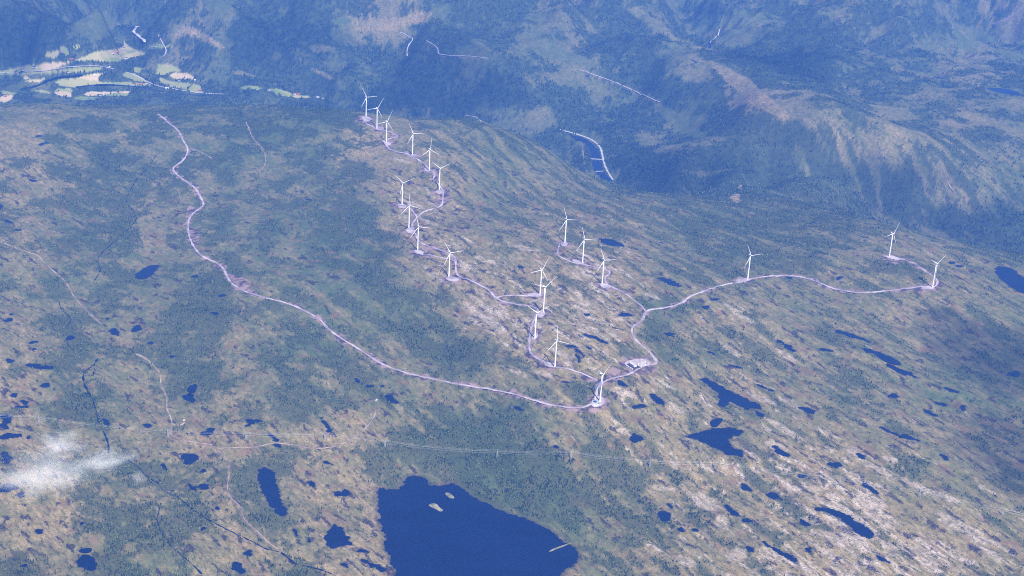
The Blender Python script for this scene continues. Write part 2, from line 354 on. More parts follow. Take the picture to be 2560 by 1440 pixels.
STREAMS = [
 (q3([(295,70),(305,110),(360,150),(345,185),(325,195)]), 4.5), (q3([(490,350),(470,385),(440,405),(415,420),(415,470),(440,520),(465,560),(480,610),(495,680),(530,740),(545,790),(540,830)]), 5.0),
 (q3([(440,405),(475,420),(470,438),(440,445),(415,435)]), 4.0),
 (q3([(640,860),(700,900),(725,940),(800,980),(810,1020),(875,1012)]), 3.4), (q3([(770,1060),(805,1100),(780,1150),(800,1210),(850,1290),(950,1370),(1010,1430)]), 2.4),
 (q3([(885,1040),(930,1080),(1010,1140),(1080,1180),(1180,1230),(1280,1275),(1330,1310),(1400,1315),(1440,1350),(1480,1385),(1570,1395),(1660,1430)]), 4.2),
 (q1([(785,770),(740,840),(695,880),(645,960),(625,1010),(665,1050),(690,1100),(630,1150),(600,1190),(530,1240),(480,1300),(510,1350),(460,1420)]), 3.2),
 (z1([(290,950),(420,930),(560,900),(640,860),(720,820),(850,800),(1050,775),(1200,755)]), 17.0),
 (z1([(1110,920),(1300,900),(1600,885),(1900,900),(2100,930),(2390,985)]), 14.0),
 (z2([(240,1025),(450,1030),(680,1045)]), 12.0),
 (q2([(990,240),(985,205)]), 10.0),
]
SHO = z1([(2000,45),(1950,90),(1940,130),(2000,160),(2040,210),(2100,270),(2110,300)])   # stony river bed high on the far side
def trace(pts, step=9.0, sm=2):
    p = chaikin(pts, sm, closed=False)
    a = np.array(p)
    x, y, z = hit(a[:, 0], a[:, 1])
    keep = [0]
    for i in range(1, len(x)):
        if math.hypot(x[i] - x[keep[-1]], y[i] - y[keep[-1]]) > 3: keep.append(i)
    x, y = x[keep], y[keep]
    seg = np.hypot(np.diff(x), np.diff(y)); s = np.concatenate([[0], np.cumsum(seg)])
    m = max(3, int(s[-1] / step) + 1)
    q = np.linspace(0, s[-1], m)
    x, y = np.interp(q, s, x), np.interp(q, s, y)
    for _ in range(2):
        x[1:-1] = (x[:-2] + 2 * x[1:-1] + x[2:]) / 4; y[1:-1] = (y[:-2] + 2 * y[1:-1] + y[2:]) / 4
    return x, y
road_xy = {k: trace(v) for k, v in ROADS.items()}
track_xy = {k: (trace(v[0]), v[1]) for k, v in TRACKS.items()}
stream_xy = [(trace(v[0]), v[1]) for v in STREAMS]
bed_xy = (trace(SHO), 14.0)

# turbines: base, blade tip relative to hub, yaw of the rotor, used for pads as well
TURB = [(915,292,27,-3,35),(942,321,15,-27,35),(966,355,12,-28,35),(1031,386,31,-1,33),(1073,427,3,-32,35),(1098,475,29,-16,35),
 (1005,512,30,-13,35),(1022,570,-2,-31,35),(1044,625,35,4,33),(1122,692,39,-6,33),(1350,736,17,-32,36),(1358,780,29,-29,38),
 (1337,846,37,-21,33),(1387,917,-2,-39,35),(1500,1003,23,-30,60),(1412,606,34,1,33),(1456,657,35,3,33),(1505,710,38,-1,30),
 (1869,697,33,-4,33),(2223,641,17,-33,42),(2331,718,27,-25,42)]
PADS = [[(904,290),(918,291),(932,297),(928,300),(918,303),(906,298)],[(938,318),(950,316),(962,321),(955,327),(940,324)],[(957,352),(968,354),(978,359),(975,363),(964,362)],
 [(1028,385),(1040,386),(1046,391),(1038,393),(1025,390)],[(1060,421),(1072,417),(1078,424),(1072,429),(1062,427)],[(1090,476),(1105,474),(1108,482),(1098,485),(1088,481)],
 [(992,511),(1008,508),(1018,516),(1012,521),(996,518)],[(1014,572),(1030,568),(1037,578),(1030,584),(1016,580)],[(1033,626),(1048,624),(1062,630),(1056,636),(1038,633)],
 [(1112,694),(1130,690),(1150,698),(1140,704),(1118,701)],[(1318,734),(1340,731),(1354,735),(1352,741),(1320,741)],[(1346,780),(1362,777),(1364,786),(1354,793),(1342,791)],
 [(1330,840),(1343,830),(1346,838),(1340,848),(1328,848)],[(1364,904),(1385,908),(1392,915),(1380,919),(1358,912)],[(1478,1005),(1488,990),(1508,992),(1514,1006),(1500,1016),(1480,1018)],
 [(1401,606),(1414,603),(1420,608),(1416,616),(1402,614)],[(1428,648),(1446,650),(1462,656),(1458,661),(1436,656)],[(1500,706),(1512,708),(1530,716),(1522,722),(1502,718)],
 [(1838,700),(1850,696),(1872,696),(1878,700),(1860,704),(1842,706)],[(2210,640),(2228,638),(2252,646),(2248,651),(2222,646)],[(2300,722),(2310,716),(2334,713),(2337,720),(2326,724)]]
pad_w = []
for p in PADS:
    a = np.array(p, float)
    x, y, z = hit(a[:, 0], a[:, 1])
    zc = float(np.median(z))
    x, y = onz(a[:, 0], a[:, 1], zc)
    pad_w.append((list(zip(x, y)), zc))
SUB = [(1560,911),(1566,903),(1582,899),(1600,896),(1618,898),(1628,908),(1618,914),(1602,919),(1588,923),(1575,920)]
a = np.array(SUB, float); x, y, z = hit(a[:, 0], a[:, 1]); zsub = float(np.median(z)); x, y = onz(a[:, 0], a[:, 1], zsub)
sub_w = list(zip(x, y))

def near_idx(x0, x1, y0, y1):
    j0 = max(np.searchsorted(LY, math.log(max(y0, 700))) - 1, 0); j1 = np.searchsorted(LY, math.log(y1)) + 1
    i0, i1 = T.searchsorted(min(x0 / y0, x0 / y1)), T.searchsorted(max(x1 / y0, x1 / y1))
    jj, ii = np.meshgrid(np.arange(j0, min(j1, nL)), np.arange(i0, min(i1, nT)), indexing='ij')
    return jj.ravel(), ii.ravel()
soil = np.zeros((nL, nT)); gravelcut = np.zeros((nL, nT)); fieldm = np.zeros((nL, nT)); fhue = np.zeros((nL, nT)); strm = np.zeros((nL, nT))
for poly, zc in pad_w + [(sub_w, zsub)]:
    wa = np.array(poly)
    jj, ii = near_idx(wa[:, 0].min() - 60, wa[:, 0].max() + 60, wa[:, 1].min() - 60, wa[:, 1].max() + 60)
    vx, vy = X[jj, ii], Y[jj, ii]
    sdv = poly_sd(vx, vy, poly)
    w = 1 - sstep(4, 30, sdv)
    Z[jj, ii] = Z[jj, ii] * (1 - w) + (zc - 0.6) * w
    nz = 12 * fbm(vx / 28, vy / 28, 3, 91)
    soil[jj, ii] = np.maximum(soil[jj, ii], 1 - sstep(9, 20, sdv + nz))
def seg_mask(xs, ys, R, fn):
    """calls fn(jj, ii, dist) once per polyline with the distance of the nearby grid points to it"""
    best = {}
    D = np.full((nL, nT), np.inf, dtype=np.float32)
    for k in range(0, len(xs) - 1, 6):
        e = min(k + 6, len(xs) - 1)
        X0, X1 = xs[k:e + 1].min() - R, xs[k:e + 1].max() + R
        Y0, Y1 = ys[k:e + 1].min() - R, ys[k:e + 1].max() + R
        jj, ii = near_idx(X0, X1, Y0, Y1)
        if len(jj) == 0: continue
        vx, vy = X[jj, ii], Y[jj, ii]
        d2 = np.full(len(jj), 1e12)
        for m_ in range(k, e):
            ax, ay, bx, by = xs[m_], ys[m_], xs[m_ + 1], ys[m_ + 1]
            ex_, ey_ = bx - ax, by - ay
            t = np.clip(((vx - ax) * ex_ + (vy - ay) * ey_) / (ex_ ** 2 + ey_ ** 2 + 1e-9), 0, 1)
            d2 = np.minimum(d2, (vx - ax - t * ex_) ** 2 + (vy - ay - t * ey_) ** 2)
        D[jj, ii] = np.minimum(D[jj, ii], np.sqrt(d2))
    jj, ii = np.nonzero(D < R)
    fn(jj, ii, D[jj, ii])
def f_road(jj, ii, d):
    vx, vy = X[jj, ii], Y[jj, ii]
    wd = 6 + 22 * np.clip(0.2 + fbm(vx / 75, vy / 75, 4, 55), 0, 1.3)
    soil[jj, ii] = np.maximum(soil[jj, ii], 1 - sstep(wd * .7, wd, d))
def f_track(jj, ii, d):
    soil[jj, ii] = np.maximum(soil[jj, ii], 0.45 * (1 - sstep(3, 7, d)))
def f_stream(jj, ii, d):
    strm[jj, ii] = np.maximum(strm[jj, ii], 1 - sstep(8, 20, d))
for k, (xs, ys) in road_xy.items(): seg_mask(xs, ys, 36, f_road)
for k, ((xs, ys), w) in track_xy.items(): seg_mask(xs, ys, 14, f_track)
for (xs, ys), w in stream_xy: seg_mask(xs, ys, 22, f_stream)

# ---------------------------------------------------------------- land cover, read off the photograph on a coarse map
FM = """
776656776446778765434677765675545665566556655665
775456783468886622358766433588764533688765566543
876676665568877577566544534677655689987766555335
666666656556776467788765653468863468987666655456
555555656566677889999988887543776733466566545654
323456446656678864357764335788764785334566555444
323466445556788765344676666576554688776533456654
434577635565567874444565545788767888876544566555
444568845565667775333554334568877788888766655545
555578844455677787332344444555566777788777765456
543467753466766888533344455544567767778765557899
445676543376655788722334443453456676677644334689
335555344575655578743323344233356567765455654334
446465545767555567863233343333334443333444343333
455354566776655566787212333233565544443434334444
336533566676566555787211332333565655434344334454
335645665656776644578883323334555544433443344444
345753346654567665335774332344354545443344333444
235764436654456755344556766543344334443444433444
336664345544344434578766554432323344434334433444
234665433444433334688877665443333443344333433344
334544543444444545657888887665434443333323333344
333466654556554444405788998777566544343223333344
332357655655554444000578888766546554432222333344
333467766545543330000003787545555544333222322333
234568876544554333300000005556553454433223333233
455577776456554333000000000455454443432222233223
""".split()
TM = """
333353228522353434344445
244463343334453353234454
333322222423433346544454
643433228553333433445444
543343334663443322333343
533533222664555333344332
433333322476677443445553
434334333258677365444544
544434334425777446544443
644444444444466666544333
644566566422356665655554
664465566431346677876544
675566567422234676798665
654456667633445667788876
""".split()
def cmap(rows, px, py):
    g = np.array([[int(c) for c in r] for r in rows], float)
    h, w = g.shape
    fx = np.clip(px / 2560 * w - 0.5, 0, w - 1.001); fy = np.clip(py / 1440 * h - 0.5, 0, h - 1.001)
    i = fx.astype(int); j = fy.astype(int); a = fx - i; b = fy - j
    a = a * a * (3 - 2 * a); b = b * b * (3 - 2 * b)
    return ((g[j, i] * (1 - a) + g[j, i + 1] * a) * (1 - b) + (g[j + 1, i] * (1 - a) + g[j + 1, i + 1] * a) * b) / 9.0
for r in FM: assert len(r) == 48, (r, len(r))
for r in TM: assert len(r) == 24, (r, len(r))
CLEAR = [  # clearings and open hillsides (tan amount)
 ([(875,76),(920,52),(1000,42),(1060,25),(1082,32),(1060,55),(1000,72),(930,80)], .8), ([(430,95),(455,66),(480,70),(520,88),(560,118),(545,122),(500,98),(460,88),(440,105)], .85),
 ([(767,116),(800,108),(842,118),(836,130),(785,127)], .5), ([(578,180),(605,175),(640,190),(600,188)], .6), ([(770,172),(800,178),(842,199),(815,198)], .6),
 ([(180,60),(240,30),(300,60),(280,75),(220,80)], .3), ([(825,50),(870,45),(880,55),(840,62)], .3), ([(500,0),(590,0),(575,20),(520,18)], .1),
 ([(1290,110),(1330,90),(1400,118),(1470,150),(1500,170),(1450,165),(1370,150)], .35), ([(1560,22),(1590,15),(1660,60),(1700,100),(1680,100),(1620,62)], .4),
 ([(1690,252),(1795,252),(1795,259),(1690,260)], .2), ([(1800,45),(1850,25),(1900,30),(1930,58),(1880,66),(1820,95),(1790,100)], .35),
 ([(1750,150),(1800,160),(1880,200),(1920,240),(1980,290),(1960,300),(1880,262),(1800,190)], .75),
 ([(2370,50),(2400,62),(2450,72),(2500,110),(2460,100),(2440,140),(2400,120),(2380,80)], .3), ([(1640,250),(1700,290),(1760,330),(1740,345),(1690,320),(1640,280)], .3),
 ([(1823,490),(1848,484),(1850,503),(1838,510)], .9), ([(1845,465),(1858,462),(1856,472),(1846,474)], .7), ([(1165,790),(1200,790),(1260,850),(1300,860),(1290,880),(1220,840)], .7),
 ([(1700,425),(1780,430),(1840,420),(1760,445)], .3), ([(345,545),(420,520),(415,610),(360,640)], .5), ([(2170,260),(2260,270),(2300,300),(2220,300)], .5),
]
FIELDS = [  # (polygon, hue 0 green .. 1 straw / pink)
 (z1([(1050,540),(1250,460),(1400,400),(1560,380),(1700,360),(1790,330),(1800,240),(1890,340),(2000,380),(2120,420),(2080,450),(1900,490),(1700,550),(1560,550),(1380,530),(1200,530)]), .45),
 (z1([(1700,470),(1850,400),(1990,390),(1850,450)]), 0.0), (z1([(1560,550),(1500,500),(1700,490),(1780,520),(1700,552)]), .05),
 (z1([(550,590),(700,560),(960,545),(1020,555),(930,590),(830,650),(760,670),(620,690),(590,650)]), 1),
 (z1([(230,690),(340,640),(550,605),(590,650),(620,690),(400,705)]), 0), (z1([(0,690),(130,680),(220,705),(620,695),(850,670),(900,690),(700,730),(300,745),(0,730)]), .05),
 (z1([(850,670),(1100,630),(1400,620),(1530,650),(1300,690),(1100,705),(1000,700)]), .05),
 (z1([(770,850),(900,800),(1150,785),(1400,830),(1560,850),(1900,840),(1960,850),(2200,880),(2100,900),(1900,900),(1600,880),(1300,900),(1100,915),(900,910),(860,880)]), .2),
 (z1([(1130,780),(1330,730),(1530,700),(1440,760),(1440,820),(1400,830),(1250,800)]), .9), (z1([(790,970),(850,940),(1000,935),(1060,960),(1040,1000),(900,990)]), .05),
 (z1([(770,985),(900,980),(1040,995),(1040,1060),(900,1055),(820,1020)]), 1), (z1([(1220,1030),(1260,985),(1600,985),(1900,972),(1860,1010),(1700,1000),(1500,1030),(1300,1050)]), 1),
 (z1([(1080,1070),(1200,1050),(1400,1070),(1380,1100),(1200,1110),(1090,1090)]), 0), (z1([(510,970),(600,955),(740,990),(720,1015),(600,1000)]), .1),
 (z1([(1500,1035),(1700,1003),(1870,1005),(1850,1045),(1600,1050)]), .1),
 (z1([(1940,620),(2060,640),(2030,710),(1950,700)]), 0), (z1([(2300,590),(2440,580),(2560,620),(2640,690),(2480,700),(2380,740),(2270,730)]), 0),
 (z1([(2150,330),(2280,270),(2400,320),(2550,285),(2500,320),(2400,340),(2300,350),(2200,365)]), 0), (z1([(320,760),(390,745),(430,790),(360,810)]), .8), (z1([(340,830),(440,800),(660,790),(600,840),(480,850)]), .7),
 (z1([(650,430),(820,380),(880,430),(830,470),(750,510),(680,480)]), .35), (z1([(860,340),(960,330),(1010,430),(960,460),(900,400)]), 0), (z1([(1010,330),(1130,310),(1170,330),(1090,365)]), .1),
 (z1([(0,1070),(60,1030),(200,1040),(160,1100),(80,1140),(0,1130)]), .95), (z1([(0,975),(50,965),(240,1010),(180,1030),(30,1020)]), 0), (z1([(1830,700),(1960,720),(2100,800),(2140,850),(1950,820),(1780,740)]), .25),
 (z2([(130,750),(200,710),(400,715),(490,760),(480,800),(330,800),(200,800)]), 1), (z2([(0,780),(150,830),(450,870),(380,960),(220,910),(0,840)]), .2), (z2([(400,960),(490,870),(600,910),(590,960),(620,1000),(420,985)]), .1),
 (z2([(1160,930),(1230,895),(1400,900),(1480,940),(1400,960),(1200,945)]), .05), (z2([(1600,950),(1700,935),(1900,1000),(1920,1030),(1880,1060),(1700,1020)]), 0), (z2([(1900,1050),(1980,1030),(2150,1040),(2200,1070),(2080,1075),(1950,1070)]), .4),
 (z1([(0,690),(200,650),(380,600),(560,590),(560,600),(340,640),(200,690)]), .4), (z2([(0,830),(200,845),(330,1000-60),(150,920)]), .3),
]
zf = Z.ravel()
PX, PY = proj(xf, yf, zf)
wob = 7 * fbm(xf / 160, yf / 160, 3, 41) ; wob2 = 5 * fbm(xf / 160, yf / 160, 3, 43)
Fd = cmap(FM, PX + 2.5 * wob, PY + 2 * wob2)
Tn = cmap(TM, PX + 3 * wob, PY + 2 * wob2)
inside = (PX > -300) & (PX < 2860) & (PY < 1700)
Fd = np.where(inside, Fd, 0.45 + 0.2 * fbm(xf / 700, yf / 700, 3, 8)); Tn = np.where(inside, Tn, 0.4)
Fd = np.clip(Fd, 0, 1)
Fd = np.where(PY > 300, Fd * (1 - .22 * sstep(500, 700, PX) * sstep(1350, 1150, PX) * sstep(900, 700, PY)), Fd)
top = PY < 560
idx_top = np.nonzero(top & inside)[0]
clr = np.zeros(len(xf)); fm_ = fieldm.ravel(); fh_ = fhue.ravel()
def inpoly(x, y, p):
    ins = np.zeros(len(x), bool); m = len(p)
    for i in range(m):
        x0, y0 = p[i]; x1, y1 = p[(i + 1) % m]
        ins ^= ((y0 > y) != (y1 > y)) & (x < (x1 - x0) * (y - y0) / (y1 - y0 + 1e-12) + x0)
    return ins
for poly in ([(572,684),(596,690),(615,694),(626,712),(606,728),(592,716),(578,704)], [(886,296),(904,294),(906,302),(890,303)], [(958,352),(996,352),(996,358),(975,366),(950,360)], [(470,515),(492,520),(484,545),(470,560),(468,535)], [(472,575),(490,570),(500,600),(492,622),(480,605)], [(1086,500),(1125,470),(1124,500),(1108,518),(1090,515)], [(1530,915),(1580,935),(1545,945),(1520,945)], [(1585,928),(1650,918),(1630,935),(1600,938)], [(2222,727),(2330,705),(2352,700),(2362,716),(2340,724),(2240,729)], [(2205,645),(2260,655),(2240,660),(2212,652)], [(1885,690),(1990,684),(1985,690),(1890,696)]):
    a = np.array(poly, float)
    sel = np.nonzero((PX > a[:, 0].min() - 15) & (PX < a[:, 0].max() + 15) & (PY > a[:, 1].min() - 12) & (PY < a[:, 1].max() + 12))[0]
    sel = sel[inpoly(PX[sel] + .6 * wob[sel], PY[sel] + .4 * wob2[sel], poly)]
    soil.ravel()[sel] = np.maximum(soil.ravel()[sel], .9)
for poly, t_ in CLEAR:
    a = np.array(poly, float)
    sel = np.nonzero(inside & (PX > a[:, 0].min() - 15) & (PX < a[:, 0].max() + 15) & (PY > a[:, 1].min() - 12) & (PY < a[:, 1].max() + 12))[0]
    sel = sel[inpoly(PX[sel] + wob[sel], PY[sel] + .6 * wob2[sel], poly)]
    clr[sel] = 1; Tn[sel] = t_
for poly, hue in FIELDS:
    a = np.array(poly, float)
    sel = idx_top[(PX[idx_top] > a[:, 0].min() - 2) & (PX[idx_top] < a[:, 0].max() + 2) & (PY[idx_top] > a[:, 1].min() - 2) & (PY[idx_top] < a[:, 1].max() + 2)]
    sel = sel[inpoly(PX[sel], PY[sel], poly) & (zf[sel] < -250)]
    fm_[sel] = 1; fh_[sel] = hue
# mottled patches
aniso = sstep(500, 1300, PX)                                   # the grain shows on the bare right-hand ground
n_iso = fbm(xf / 190, yf / 190, 6, 101, .68)
n_str = fbm(GU / 260, GV / 62, 6, 131, .66)
n_mix = n_iso * (1 - .75 * aniso) + n_str * (.25 + .75 * aniso) * 1.0
near = (PY > 300) & (yf < 7500 + 300 * fbm(xf / 500, yf / 500, 2, 9))
nz = np.where(near, n_mix, n_iso * .85)
fine = fbm(GU / 38, GV / 14, 3, 151, .6); fine_i = fbm(xf / 22, yf / 22, 3, 157, .6)
forest = sstep(.45, .68, Fd + .80 * nz + .26 * fine_i)
forest *= (1 - .92 * clr) * (1 - fm_) * (1 - np.clip(soil.ravel() * 1.3, 0, 1))
forest *= 1 - sstep(.2, .8, wet) * .8
tanv = np.clip(.5 + 1.5 * (Tn - .5) + .55 * np.where(yf > 7600, fbm(xf / 240, yf / 300, 5, 175, .64) * .7, fbm(GU / 190 + 9, GV / 52, 5, 171, .64)) - .22 * sstep(7400, 8600, yf) + .28 * fine_i, 0, 1)
rockness = sstep(880, 1250, PX + .25 * (720 - PY)) * (1 - .6 * sstep(300, 100, PY))
st = fbm(GU / 190 + 3, GV / 27, 6, 191, .66)
rock = sstep(.78, .94, Tn * .92 + .60 * st + .22 * fine - .25 * (Fd - .35)) * (0.10 + .90 * rockness) * (1 - .85 * forest) * sstep(300, 520, PY)
peat = sstep(.47, .51, .75 * fbm(GU / 80 + 31, GV / 24, 4, 211, .6) + .30 * (1 - Fd) + .22 * fine) * (PY > 420) * (1 - .7 * forest)
peat = np.maximum(peat, wet * .8 * (1 - strm.ravel()))
ROCKS = [(960,1070,95,32,30),(1050,1165,45,32,60),(1780,1060,90,36,20),(1850,1150,110,38,40),(1130,1330,45,35,0),(1300,1335,60,32,20),(2210,1170,90,32,30),(2300,1230,90,28,35),(1600,1250,80,24,30),(1500,1000,60,18,25),(1700,1270,70,24,30),(970,900,52,18,30),(1330,800,60,22,35),(1880,1310,80,30,35),(870,1370,50,20,25),(1750,850,120,20,30),(1860,920,90,16,30),(2050,1000,130,16,25),(2200,1060,80,18,25),(1570,720,60,12,25),(1400,580,70,17,25),(1350,700,130,14,30),(1090,310,70,13,35),(1370,340,60,15,30),(560,520,60,20,20),(250,330,50,13,25),(120,60,80,13,15),(370,190,70,13,25),(100,170,50,16,20),(160,430,60,13,15),(380,80,60,15,20),(1100,100,60,11,25),(1160,150,70,10,30),(1260,560,80,13,20),(760,480,60,13,25),(820,600,50,12,30),(540,700,60,9,15),(30,420,50,16,20),(1900,860,40,14,10),(2380,1010,50,10,25),(760,1000,60,14,10),(-180,120,90,22,32),(-80,190,70,26,38),(400,-60,120,10,6),(440,-100,90,9,6),(-130,-140,60,12,20),(60,-200,80,10,10),(-500,-420,70,10,20),(-420,-330,60,9,20),(-560,-640,60,8,15),(700,40,60,10,20),(1700,1160,60,14,35),(2400,1330,90,22,30),(2050,1330,90,22,35)]
rb = np.zeros(len(xf)); w1 = .35 * fine + .5 * fbm(GU / 90, GV / 26, 3, 261)
for cx_, cy_, ax_, ay_, an_ in ROCKS:
    qx, qy = 1280 + cx_ / 2, 720 + cy_ / 2; ax_ /= 2; ay_ /= 2; an_ = rad(an_)
    sel = np.nonzero((np.abs(PX - qx) < 1.6 * ax_ + 8) & (np.abs(PY - qy) < 1.6 * ax_ + 8))[0]
    dx_, dy_ = PX[sel] - qx, PY[sel] - qy
    e_ = np.hypot((dx_ * math.cos(an_) + dy_ * math.sin(an_)) / ax_, (-dx_ * math.sin(an_) + dy_ * math.cos(an_)) / ay_)
    rb[sel] = np.maximum(rb[sel], sstep(1.15, .75, e_ + w1[sel]))
dryr = (1 - fm_) * (1 - np.clip(soil.ravel() * 1.5, 0, 1)) * (1 - wet)
rock = np.maximum(rock, .95 * rb * dryr * (.75 + .5 * fine)); forest *= 1 - .9 * rb; peat *= 1 - .8 * rb
rock = np.clip(rock, 0, 1)
shade_g = np.clip(.5 + .5 * fbm(xf / 420, yf / 420, 4, 231), 0, 1)

farw = np.clip(sstep(560, 300, PY) * .6 + .55 * sstep(-120, -320, zf) + .3 * sstep(7500, 9000, yf), 0, 1)
forest = np.clip(forest * (1 + .5 * farw) + .25 * farw * Fd, 0, 1) * (1 - .9 * clr) * (1 - fm_)

# ---------------------------------------------------------------- materials
def mat(name, col, rough=0.9, metal=0.0, noise=None, spec=0.3, scale=0.05):
    m = bpy.data.materials.new(name); m.use_nodes = True
    nt = m.node_tree; b = nt.nodes['Principled BSDF']
    b.inputs['Roughness'].default_value = rough; b.inputs['Metallic'].default_value = metal
    b.inputs['Specular IOR Level'].default_value = spec
    c2 = noise or tuple(c * 0.82 for c in col)
    tc = nt.nodes.new('ShaderNodeTexCoord'); nz = nt.nodes.new('ShaderNodeTexNoise'); nz.inputs['Scale'].default_value = scale
    nz.inputs['Detail'].default_value = 5
    nt.links.new(tc.outputs['Object'], nz.inputs['Vector'])
    mx = nt.nodes.new('ShaderNodeMix'); mx.data_type = 'RGBA'
    mx.inputs[6].default_value = (*col, 1); mx.inputs[7].default_value = (*c2, 1)
    rp = nt.nodes.new('ShaderNodeMapRange'); rp.inputs[1].default_value = .4; rp.inputs[2].default_value = .6
    nt.links.new(nz.outputs[0], rp.inputs[0]); nt.links.new(rp.outputs[0], mx.inputs[0])
    nt.links.new(mx.outputs[2], b.inputs['Base Color'])
    return m
def ground_mat():
    m = bpy.data.materials.new('moorland'); m.use_nodes = True
    nt = m.node_tree; N = nt.nodes; L = nt.links; b = N['Principled BSDF']
    b.inputs['Roughness'].default_value = .95; b.inputs['Specular IOR Level'].default_value = .15
    tc = N.new('ShaderNodeTexCoord')
    def att(n):
        a = N.new('ShaderNodeAttribute'); a.attribute_name = n; return a.outputs['Fac']
    def noise(sc_, det=4, vec=None, rough=.6):
        n_ = N.new('ShaderNodeTexNoise'); n_.inputs['Scale'].default_value = sc_; n_.inputs['Detail'].default_value = det
        n_.inputs['Roughness'].default_value = rough
        L.new(vec or tc.outputs['Object'], n_.inputs['Vector']); return n_.outputs[0]
    def rng_(v, a, b_, lo=0., hi=1.):
        r = N.new('ShaderNodeMapRange'); r.inputs[1].default_value = a; r.inputs[2].default_value = b_; r.inputs[3].default_value = lo; r.inputs[4].default_value = hi
        L.new(v, r.inputs[0]); return r.outputs[0]
    def mix(f, a, b_):
        x = N.new('ShaderNodeMix'); x.data_type = 'RGBA'
        for s, v in ((0, f), (6, a), (7, b_)):
            if isinstance(v, tuple): x.inputs[s].default_value = (*v, 1)
            elif isinstance(v, float): x.inputs[s].default_value = v
            else: L.new(v, x.inputs[s])
        return x.outputs[2]
    def mul(a, b_):
        x = N.new('ShaderNodeMath'); x.operation = 'MULTIPLY'
        for s, v in ((0, a), (1, b_)):
            if isinstance(v, float): x.inputs[s].default_value = v
            else: L.new(v, x.inputs[s])
        return x.outputs[0]
    mp = N.new('ShaderNodeMapping'); mp.vector_type = 'TEXTURE'
    mp.inputs['Rotation'].default_value = (0, 0, ANG); mp.inputs['Scale'].default_value = (2.6, 1, 1)
    L.new(tc.outputs['Object'], mp.inputs['Vector'])
    nf = noise(.22, 4); nm = noise(.035, 5); ns = noise(.09, 5, mp.outputs[0]); nl = noise(.004, 4)
    green = mix(rng_(nm, .38, .62), (.062, .085, .030), (.125, .130, .048))
    green = mix(att('lush'), green, (.060, .095, .034))
    tan = mix(rng_(ns, .4, .62), (.185, .148, .055), (.32, .245, .135))
    tan = mix(rng_(nf, .5, .7), tan, (.14, .12, .05))
    c = mix(att('tan'), green, tan)
    nr = noise(.016, 5, None, .65)
    c = mix(mul(rng_(nr, .54, .66, 0., .65), rng_(att('farwood'), .1, .4, 1., 0.)), c, (.17, .095, .055))
    rockc = mix(rng_(ns, .38, .6), (.34, .27, .20), (.50, .42, .34))
    rockc = mix(rng_(nf, .48, .68), rockc, (.15, .13, .09))
    rockc = mix(rng_(nm, .5, .68), rockc, (.13, .12, .06))
    c = mix(att('rock'), c, rockc)
    nsp = noise(.085, 3, mp.outputs[0], .7); nsq = noise(.11, 3, None, .7)
    c = mix(rng_(nsp, .55, .66, 0., .75), c, (.050, .062, .026))
    c = mix(rng_(nsq, .58, .68, 0., .6), c, (.055, .070, .028))
    c = mix(mul(att('peat'), rng_(nf, .3, .55, .45, 1.)), c, (.024, .019, .026))
    fl = mix(rng_(nf, .42, .62), (.019, .033, .015), (.066, .088, .030))
    fl = mix(att('farwood'), fl, mix(rng_(nm, .35, .65), (.016, .030, .014), (.050, .072, .030)))
    c = mix(mul(att('forest'), att('cover')), c, fl)
    soilc = mix(rng_(nm, .42, .58), (.050, .037, .044), (.25, .175, .165))
    c = mix(att('soil'), c, soilc)
    fld = mix(att('fhue'), mix(rng_(nl, .4, .6), (.14, .21, .05), (.26, .27, .09)), mix(rng_(nm, .4, .6), (.52, .39, .25), (.44, .36, .19)))
    c = mix(att('field'), c, fld)
    L.new(c, b.inputs['Base Color'])
    bp = N.new('ShaderNodeBump'); bp.inputs['Strength'].default_value = .7; bp.inputs['Distance'].default_value = 3.0
    L.new(nf, bp.inputs['Height']); L.new(bp.outputs[0], b.inputs['Normal'])
    return m
def water_mat():
    m = bpy.data.materials.new('lake_water'); m.use_nodes = True
    nt = m.node_tree; b = nt.nodes['Principled BSDF']
    b.inputs['Base Color'].default_value = (.001, .004, .030, 1); b.inputs['Roughness'].default_value = .16
    b.inputs['IOR'].default_value = 1.33
    tc = nt.nodes.new('ShaderNodeTexCoord'); nz = nt.nodes.new('ShaderNodeTexNoise'); nz.inputs['Scale'].default_value = .25; nz.inputs['Detail'].default_value = 4
    nt.links.new(tc.outputs['Object'], nz.inputs['Vector'])
    bp = nt.nodes.new('ShaderNodeBump'); bp.inputs['Strength'].default_value = .12; bp.inputs['Distance'].default_value = .6
    nt.links.new(nz.outputs[0], bp.inputs['Height']); nt.links.new(bp.outputs[0], b.inputs['Normal'])
    n2 = nt.nodes.new('ShaderNodeTexNoise'); n2.inputs['Scale'].default_value = .006; n2.inputs['Detail'].default_value = 6
    mp = nt.nodes.new('ShaderNodeMapping'); mp.inputs['Scale'].default_value = (1, 3.5, 1); mp.inputs['Rotation'].default_value = (0, 0, .5)
    nt.links.new(tc.outputs['Object'], mp.inputs['Vector']); nt.links.new(mp.outputs[0], n2.inputs['Vector'])
    r = nt.nodes.new('ShaderNodeMapRange'); r.inputs[1].default_value = .35; r.inputs[2].default_value = .68; r.inputs[3].default_value = .08; r.inputs[4].default_value = .38
    nt.links.new(n2.outputs[0], r.inputs[0]); nt.links.new(r.outputs[0], b.inputs['Roughness'])
    cm = nt.nodes.new('ShaderNodeMix'); cm.data_type = 'RGBA'; cm.inputs[6].default_value = (.0008, .003, .022, 1); cm.inputs[7].default_value = (.0025, .009, .05, 1)
    nt.links.new(n2.outputs[0], cm.inputs[0]); nt.links.new(cm.outputs[2], b.inputs['Base Color'])
    return m
